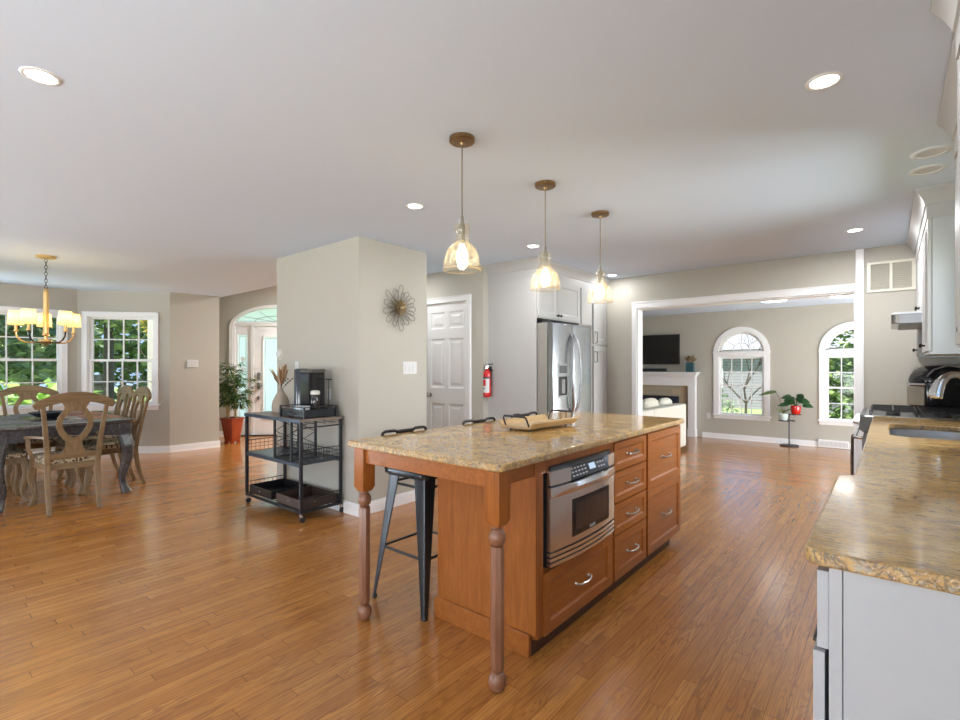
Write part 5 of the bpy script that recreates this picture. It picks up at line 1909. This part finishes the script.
# ---------------------------------------------------------------- family room
fp = thing('fireplace', 'white mantel fireplace with beige stone surround in the family room', 'fireplace', (-4.06, 10.86, FZ), world=True)
F0, F1 = -5.0, -3.11
m_ = MB().box(F0 - .05, F1 + .05, 10.715, 10.96, 1.165, 1.195).box(F0 - .02, F1 + .02, 10.75, 10.96, 1.135, 1.165).box(F0, F1, 10.775, 10.96, 1.10, 1.135)
m_.obj('mantel_shelf', TRIM, fp, bevel=.004, smooth=0)
m_ = MB().box(F0 + .02, F1 - .02, 10.83, 10.96, .90, 1.10)
for x in (F0 + .02, F1 - .16):
    m_.box(x, x + .14, 10.82, 10.96, FZ, .90).box(x - .01, x + .15, 10.81, 10.96, FZ, FZ + .16)
m_.obj('surround', TRIM, fp, bevel=.003, smooth=0)
STONE = NT('travertine')
bt = STONE.n('ShaderNodeTexBrick')
bt.inputs['Color1'].default_value = (.55, .43, .28, 1)
bt.inputs['Color2'].default_value = (.42, .36, .27, 1)
bt.inputs['Mortar'].default_value = (.5, .46, .4, 1)
bt.inputs['Scale'].default_value = 1
bt.inputs['Brick Width'].default_value = .30
bt.inputs['Row Height'].default_value = .10
bt.inputs['Mortar Size'].default_value = .003
STONE.l(STONE.coord(rot=(R(90), 0, 0)), bt.inputs['Vector'])
STONE.l(bt.outputs[0], STONE.b.inputs['Base Color'])
MB().box(F0 + .16, F1 - .16, 10.88, 10.96, .62, .90).box(F0 + .16, F0 + .36, 10.88, 10.96, FZ, .62).box(F1 - .36, F1 - .16, 10.88, 10.96, FZ, .62).obj('stone_surround', STONE.m, fp, smooth=0)
MB().box(F0 + .36, F1 - .36, 10.90, 10.955, FZ, .62).obj('firebox', plain('firebox_black', (.015, .015, .017), .8), fp, smooth=0)
sc_ = thing('fire_screen', 'dark blue-black fire screen standing before the fireplace opening', 'fire screen', (-4.05, 10.70, FZ))
MB().box(-.62, .62, -.01, .01, .03, .83).obj('screen_panel', plain('screen_navy', (.02, .03, .05), .6), sc_, smooth=0)
MB().tube([(-.63, 0, .02), (-.63, 0, .84), (.63, 0, .84), (.63, 0, .02)], .012, 8).box(-.66, -.60, -.09, .09, 0, .02).box(.60, .66, -.09, .09, 0, .02).obj('screen_frame', BLACKM, sc_)
tv = thing('wall_television', 'large black flat television mounted on the wall above the mantel', 'television', (-4.05, 10.93, 1.36))
MB().box(-.57, .575, -.02, .02, 0, .645).obj('bezel', BLACKP, tv, bevel=.003, smooth=0)
MB().box(-.56, .565, -.0225, -.018, .015, .635).obj('screen', plain('tv_screen', (.014, .013, .013), .28), tv, smooth=0)
MB().box(-.2, .2, .02, .042, .2, .45).obj('wall_mount', BLACKP, tv, smooth=0)
sb = MB().box(-4.50, -3.72, 10.76, 10.85, 1.195, 1.27)
solo('soundbar', sb, plain('soundbar_black', (.02, .02, .024), .6), 'long black soundbar lying on the white mantel under the television', 'soundbar', bevel=.01)
vz2 = thing('mantel_vase', 'square teal vase of dried tan flowers at the end of the mantel', 'vase', (-3.215, 10.80, 1.195))
MB().box(-.075, .075, -.06, .06, 0, .20).obj('vase_body', plain('teal_glass', (.035, .10, .12), .3), vz2, bevel=.006, smooth=0)
random.seed(5)
df = MB()
for k in range(60):
    a, e = random.uniform(0, 2 * pi), random.uniform(.1, 1.1)
    d = Vector((cos(a) * sin(e), sin(a) * sin(e) * .6, cos(e)))
    df.leaf(Vector((0, 0, .19)) + d * random.uniform(.02, .07), d, (cos(a * 3), sin(a * 3), .3), random.uniform(.08, .15), .035)
df.obj('dried_flowers', leafy('dried_tan', [(.30, .22, .13), (.45, .33, .20), (.22, .17, .12)]), vz2, smooth=0)

SOFA = fabric('ivory_fabric', (.60, .58, .50), (.68, .66, .58), 120)
sf = thing('sofa', 'ivory fabric sofa seen from behind in the family room', 'sofa', (-3.2, 8.0, FZ), world=True)
sx0, sx1, sy0, sy1 = -3.70, -2.75, 6.95, 9.02
MB().box(sx0 + .004, sx1 - .004, sy0 + .004, sy1 - .004, FZ + .08, FZ + .42).obj('base', SOFA, sf, bevel=.02, smooth=40)
for a, b_ in ((sy0, 7.478), (7.482, sy1)):
    MB().box(sx1 - .20, sx1, a, b_, FZ + .10, .655).obj('back', SOFA, sf, bevel=.025, smooth=40, seg=3)
for y in (sy0, sy1 - .2):
    MB().box(sx0, sx1 - .21, y, y + .2, FZ + .10, FZ + .64).obj('arm', SOFA, sf, bevel=.03, smooth=40, seg=3)
for y in (sy0 + .21, sy0 + 1.04):
    MB().box(sx0 - .02, sx1 - .21, y, y + .82, FZ + .42, FZ + .56).obj('seat_cushion', SOFA, sf, bevel=.03, smooth=40, seg=3)
for x in (sx0 + .06, sx1 - .08):
    for y in (sy0 + .08, sy1 - .22):
        MB().box(x - .03, x + .03, y - .03, y + .03, FZ, FZ + .085).obj('leg', BLACKM, sf, smooth=0)
for i, (y, z, w, lb) in enumerate(((7.35, .56, .26, 'plump ivory cushion on the sofa, nearest the opening jamb'), (8.05, .58, .31, 'plump ivory cushion in the middle of the sofa back'), (8.75, .55, .29, 'plump ivory cushion at the mantel end of the sofa'))):
    p = MB().ball((0, 0, 0), 1, 20, 14)
    p.v = [Vector((v.x * .10, math.copysign(abs(v.y) ** .6, v.y) * w, math.copysign(abs(v.z) ** .6, v.z) * .21)) for v in p.v]
    o = p.obj('sofa_cushion', fabric('cushion_%d' % i, (.60, .57, .47), (.70, .67, .58), 70), None, smooth=80)
    o.location = (sx1 - .31, y, z)
    o.rotation_euler = (0, R(8), 0)
    tag(o, lb, 'cushion', 'cushions on the sofa')

ps_ = thing('plant_stand', 'black two-tier metal plant stand between the two arched windows', 'plant stand', (-1.43, 10.74, FZ))
MB().lathe([(.155, 0), (.155, .018), (.15, .024), (.02, .026)], n=32).obj('base', BLACKM, ps_)
MB().cyl((0, 0, .02), (0, 0, .60), .012, n=10).obj('pole', BLACKM, ps_)
MB().lathe([(.135, .465), (.135, .482), (.125, .482), (.125, .472), (.01, .472)], (-.035, -.03, 0), 28).obj('tray', BLACKM, ps_)
MB().lathe([(.09, .585), (.09, .60), (.082, .60), (.082, .592), (.01, .592)], (.10, .02, 0), 28).cyl((0, 0, .59), (.1, .02, .59), .008).obj('tray', BLACKM, ps_)
pw = thing('potted_cutting', 'pale ceramic pot holding a drooping leafy cutting on the lower tray', 'potted plant', (-1.52, 10.70, FZ + .473))
MB().lathe([(.060, 0), (.072, .02), (.082, .13), (.078, .13), (.072, .11)], n=28).obj('pot', plain('pale_pot', (.60, .68, .66), .25), pw)
LEAFD = leafy('monstera_leaf', [(.01, .05, .015), (.02, .085, .02), (.035, .12, .03)])
lf_ = MB()


def big_leaf(mb, p, d, nrm, ln, wd):
    """heart-shaped leaf as a small fan of quads"""
    p, d, nrm = Vector(p), Vector(d).normalized(), Vector(nrm).normalized()
    q = d.cross(nrm).normalized()
    nrm = q.cross(d)
    st = [(-.12, .25), (.0, .42), (.2, .5), (.45, .46), (.7, .30), (.88, .14), (1, .0)]
    k = len(mb.v)
    for f, w in st:
        b_ = p + d * ln * f - nrm * ln * .25 * f * f
        mb.v += [b_ + q * wd * w - nrm * wd * .12, b_, b_ - q * wd * w - nrm * wd * .12]
    for i in range(len(st) - 1):
        for j in range(2):
            a = k + i * 3 + j
            mb.f.append((a, a + 1, a + 4, a + 3))


big_leaf(lf_, (-.14, -.04, .55), (-1, -.2, -.1), (0, -.4, 1), .26, .16)
MB().tube([(0, 0, .10), (-.02, -.02, .25), (-.06, -.03, .42), (-.13, -.04, .55)], .006, 6).tube([(0, 0, .10), (.02, -.01, .2)], .012, 6).obj('stem', plain('plant_stem', (.20, .16, .10), .6), pw)
big_leaf(lf_, (.02, -.02, .17), (.6, -.4, .5), (0, -.6, 1), .14, .09)
big_leaf(lf_, (.0, -.02, .16), (-.6, -.4, .5), (0, -.6, 1), .12, .08)
lf_.obj('leaf', leafy('pale_leaf', [(.16, .24, .09), (.10, .18, .06)]), pw, smooth=0)
pr2 = thing('potted_monstera', 'glossy dark green plant in a bright red pot on the upper tray', 'potted plant', (-1.33, 10.76, FZ + .593))
MB().lathe([(.052, 0), (.075, .03), (.086, .10), (.080, .16), (.074, .16), (.074, .14)], n=28).obj('pot', plain('pot_red', (.70, .015, .012), .2, coat=.5), pr2)
lf_ = MB()
stm = MB()
random.seed(8)
for k in range(13):
    a = random.uniform(0, 2 * pi)
    r = random.uniform(.03, .11)
    z = random.uniform(.19, .36)
    if k < 4:
        a, r, z = (R(200), .13, .20) if k == 0 else (R(-20), .15, .20) if k == 1 else (R(-60), .10, .38) if k == 2 else (R(230), .09, .30), 0, 0
        a, r, z = a
    e = Vector((cos(a) * r, sin(a) * r * .6 - .05, z))
    stm.tube([(0, 0, .13), e * .5 + Vector((0, 0, .12)), e], .005, 5)
    big_leaf(lf_, e, (cos(a), sin(a) * .5 - .3, -.1), (0, -.7, .8), random.uniform(.12, .17), random.uniform(.11, .14))
stm.obj('stem', plain('green_stem', (.05, .12, .03), .5), pr2)
lf_.obj('leaf', LEAFD, pr2, smooth=0)
vr = thing('floor_register', 'white baseboard heating register on the family room wall under the second arched window', 'register', (-.77, 10.95, FZ), world=True)
MB().box(-1.0, -.545, 10.93, 10.968, FZ + .005, FZ + .14).obj('cover', TRIM, vr, bevel=.003, smooth=0)
g = MB()
for k in range(22):
    x = -.975 + k * .019
    g.box(x, x + .008, 10.927, 10.931, FZ + .03, FZ + .115)
g.obj('slots', plain('slot_grey', (.45, .45, .45), .5), vr, smooth=0)
fdl = thing('flush_light', '', 'ceiling light', (-1.495, 9.578, CH), 0, 'flush lights on the family room ceiling')
MB().lathe([(.20, 0), (.20, -.018), (.19, -.024)], n=36, caps=False).obj('trim_ring', TRIM, fdl, smooth=60)
MB().lathe([(.19, -.022), (.15, -.032), (.002, -.036)], n=36, caps=False).obj('lens', LEDF, fdl, smooth=60)
fdl['label'] = 'round flush ceiling light of the family room, the one over the first arched window'
dup(fdl, (-.53, 9.62, CH), 0, 'round flush ceiling light of the family room, beside the white corner trim')

# ---------------------------------------------------------------- outside
GZ = -.75
struct('ground', MB().box(-60, 60, -40, 70, GZ - .1, GZ), plain('lawn', (.26, .35, .13), .9, vary=.35, vscale=2.5), smooth=0)
LEAFS = {
    'mid': leafy('leaves_mid', [(.09, .17, .05), (.16, .27, .08), (.25, .36, .11), (.36, .46, .18)]),
    'dark': leafy('leaves_dark', [(.12, .19, .09), (.20, .29, .14), (.29, .38, .20), (.42, .48, .30)]),
    'bright': leafy('leaves_bright', [(.16, .34, .05), (.32, .55, .09), (.50, .70, .18), (.24, .44, .09)]),
    'yellow': leafy('leaves_yellow', [(.45, .36, .04), (.60, .50, .07), (.35, .35, .06)]),
    'sage': leafy('leaves_sage', [(.16, .22, .12), (.25, .33, .19), (.34, .42, .27)]),
}
BARK = plain('bark', (.10, .08, .065), .9, vary=.3, vscale=14)


def cloud(mb, c, r, n, size, seed, flat=0):
    rnd = random.Random(seed)
    for _ in range(n):
        while True:
            d = Vector((rnd.uniform(-1, 1), rnd.uniform(-1, 1), rnd.uniform(-1, 1)))
            if .05 < d.length <= 1:
                break
        rad = .55 + .45 * rnd.random() ** .6
        d = d.normalized() * rad * (1 + .18 * sin(5 * d.x + seed) * sin(4 * d.z + 1.3 * seed))
        p = Vector(c) + Vector((d.x * r[0], d.y * r[1], d.z * r[2]))
        a = rnd.uniform(0, 2 * pi)
        dd = Vector((cos(a), sin(a), rnd.uniform(-.7, .4)))
        nn = Vector((rnd.uniform(-1, 1), rnd.uniform(-1, 1), rnd.uniform(.1, 1.4 + flat)))
        s_ = size * rnd.uniform(.6, 1.3)
        mb.leaf(p, dd, nn, s_, s_ * .6, .1)


def plant_out(name, label, cat, x, y, parts, kind, size, trunk=None, group=None, seed=1):
    t = thing(name, label, cat, (x, y, GZ), 0, group)
    f = MB()
    for i, (c, r, n) in enumerate(parts):
        cloud(f, c, r, n, size, seed + i * 7, .6 if kind == 'bright' else 0)
    f.obj('foliage', LEAFS[kind], t, smooth=0)
    w = MB()
    if trunk:
        h, r = trunk
        w.tube([(0, 0, 0), (.03, .02, h * .5), (0, 0, h)], [r, r * .8, r * .5], 10)
        for k in range(4):
            a = k * 1.7 + seed
            w.tube([(0, 0, h * (.5 + .12 * k)), (cos(a) * h * .2, sin(a) * h * .2, h * (.75 + .12 * k))], [r * .4, r * .12], 7)
    else:
        for k in range(5):
            a = k * 1.26 + seed
            w.tube([(0, 0, 0), (cos(a) * .2, sin(a) * .2, .5)], [.02, .008], 6)
    w.obj('trunk' if trunk else 'stem', BARK, t)
    return t


SHR = 'shrubs outside the dining windows'
TRE = 'trees beyond the dining windows'
plant_out('garden_shrub', 'bright big-leaved shrub filling the lower half of the wide bay window', 'shrub', -11.3, 1.35, [((0, -.5, 1.0), (.8, .9, .95), 1100), ((.1, .6, .9), (.7, .7, .85), 900)], 'bright', .21, None, SHR, 3)
plant_out('garden_shrub', 'bright leafy shrub low at the table end of the angled dining window', 'shrub', -11.6, 3.3, [((0, 0, .75), (.7, .5, .75), 330)], 'bright', .22, None, SHR, 5)
plant_out('garden_shrub', 'sage green rounded shrub low behind the chair backs in the angled window', 'shrub', -18.4, 5.5, [((0, 0, .8), (1.0, .9, .75), 1100)], 'sage', .15, None, SHR, 6)
plant_out('garden_tree', 'leafy tree seen through the upper panes of the wide bay window', 'tree', -15.5, 1.0, [((0, -.8, 4.4), (2.0, 2.4, 2.4), 4200), ((.6, .9, 2.9), (1.3, 1.2, 1.3), 1500)], 'dark', .26, (5.0, .16), TRE, 8)
plant_out('garden_tree', 'leafy tree with a grey trunk behind the angled dining window', 'tree', -19.5, 4.6, [((0, .3, 5.4), (2.3, 2.6, 2.3), 5000)], 'mid', .26, (5.6, .17), TRE, 9)
plant_out('garden_tree', 'yellow-leaved tree at the right top corner of the angled dining window', 'tree', -13.4, 4.25, [((0, .1, 3.4), (.6, .65, .75), 700)], 'yellow', .15, (3.4, .04), TRE, 10)
plant_out('garden_tree', 'dense dark tree far back across the lawn from the dining windows', 'tree', -40, 13, [((0, -4, 5.5), (3, 7, 5), 5000), ((0, 6.5, 5.5), (3, 6, 5), 4500)], 'mid', .75, (6, .3), TRE, 11)
plant_out('garden_tree', 'broad dark tree far back behind the big-leaved shrub', 'tree', -34, -3, [((0, 0, 4.6), (3, 8, 5), 6500)], 'dark', .6, (6, .3), TRE, 12)
plant_out('garden_tree', 'sunlit green tree filling the second arched family room window', 'tree', -.6, 15.6, [((0, 0, 3.0), (1.5, 1.2, 2.6), 4600), ((-.5, -.3, 1.4), (1.1, .8, 1.3), 1500)], 'mid', .17, (4.5, .12), 'trees beyond the family room windows', 13)
plant_out('garden_shrub', 'sage shrub under the bare tree outside the first arched window', 'shrub', -5.0, 17.2, [((0, 0, .8), (1.3, .8, .75), 1500)], 'sage', .12, None, 'shrubs outside the family room', 14)
bt_ = thing('bare_tree', 'bare thin-branched tree outside the first arched family room window', 'tree', (-2.80, 14.3, GZ), 0, 'trees beyond the family room windows')
rnd = random.Random(21)
tr_ = MB()


def branch(p, d, ln, r, depth):
    pts = [p]
    for i in range(4):
        d = (d + Vector((rnd.uniform(-.25, .25), rnd.uniform(-.25, .25), rnd.uniform(-.05, .18)))).normalized()
        pts.append(pts[-1] + d * ln / 4)
    tr_.tube(pts, [r, r * .85, r * .7, r * .55, r * .4], 6)
    if depth:
        for k in range(4 if depth > 2 else 3):
            q = pts[rnd.choice((2, 3, 3, 4))]
            a = rnd.uniform(0, 2 * pi)
            nd = (d * .8 + Vector((cos(a) * .8, sin(a) * .8, rnd.uniform(-.1, .5)))).normalized()
            branch(q, nd, ln * .62, r * .5, depth - 1)


branch(Vector((0, 0, 0)), Vector((.05, 0, 1)), 1.5, .05, 4)
tr_.obj('branches', BARK, bt_)
ho_ = thing('neighbor_house', 'grey sided neighbor house behind the bare tree in the first arched window', 'house', (-8, 30, GZ))
SID = NT('siding')
wv = SID.n('ShaderNodeTexWave', wave_type='BANDS', bands_direction='Z')
wv.inputs['Scale'].default_value = 2.2
SID.l(SID.coord(), wv.inputs['Vector'])
SID.l(SID.ramp(wv.outputs['Fac'], [(0, (.19, .18, .20)), (.2, (.30, .29, .325)), (1, (.33, .32, .355))]), SID.b.inputs['Base Color'])
MB().box(-9, 9, -3, 3, 0, 2.95).obj('siding_wall', SID.m, ho_, smooth=0)
MB().loft([[(x, -3.5, 2.9), (x, 3.5, 2.9), (x, 0, 3.85)] for x in (-9.4, 9.4)]).obj('roof', plain('shingle', (.30, .30, .31), .9), ho_, smooth=0)
for x in (-6, -2.6, 1.0, 5):
    w_ = MB().box(x - .55, x + .55, -3.06, -3.0, 1.0, 2.6).obj('window_frame', TRIM, ho_, smooth=0)
    MB().box(x - .46, x + .46, -3.07, -3.05, 1.1, 2.5).obj('pane', plain('dark_pane', (.03, .04, .05), .1), w_, smooth=0)
fn = thing('garden_fence', 'weathered grey board fence across the lawn from the angled window', 'fence', (-24.0, 5.0, GZ), R(-75))
f_ = MB()
for k in range(7):
    f_.box(-.7 + k * .2, -.7 + k * .2 + .18, -.015, .015, .05, 1.75)
f_.obj('boards', plain('fence_grey', (.20, .18, .17), .9, vary=.25, vscale=6), fn, smooth=0)
f_ = MB().box(-.7, .7, .015, .06, .3, .4).box(-.7, .7, .015, .06, 1.3, 1.4)
f_.obj('rail', BARK, fn, smooth=0)
for x in (-.65, .65):
    MB().box(x - .05, x + .05, .06, .16, 0, 1.8).obj('post', BARK, fn, smooth=0)

for o in bpy.data.objects:
    if '_world' in o:
        del o['_world']
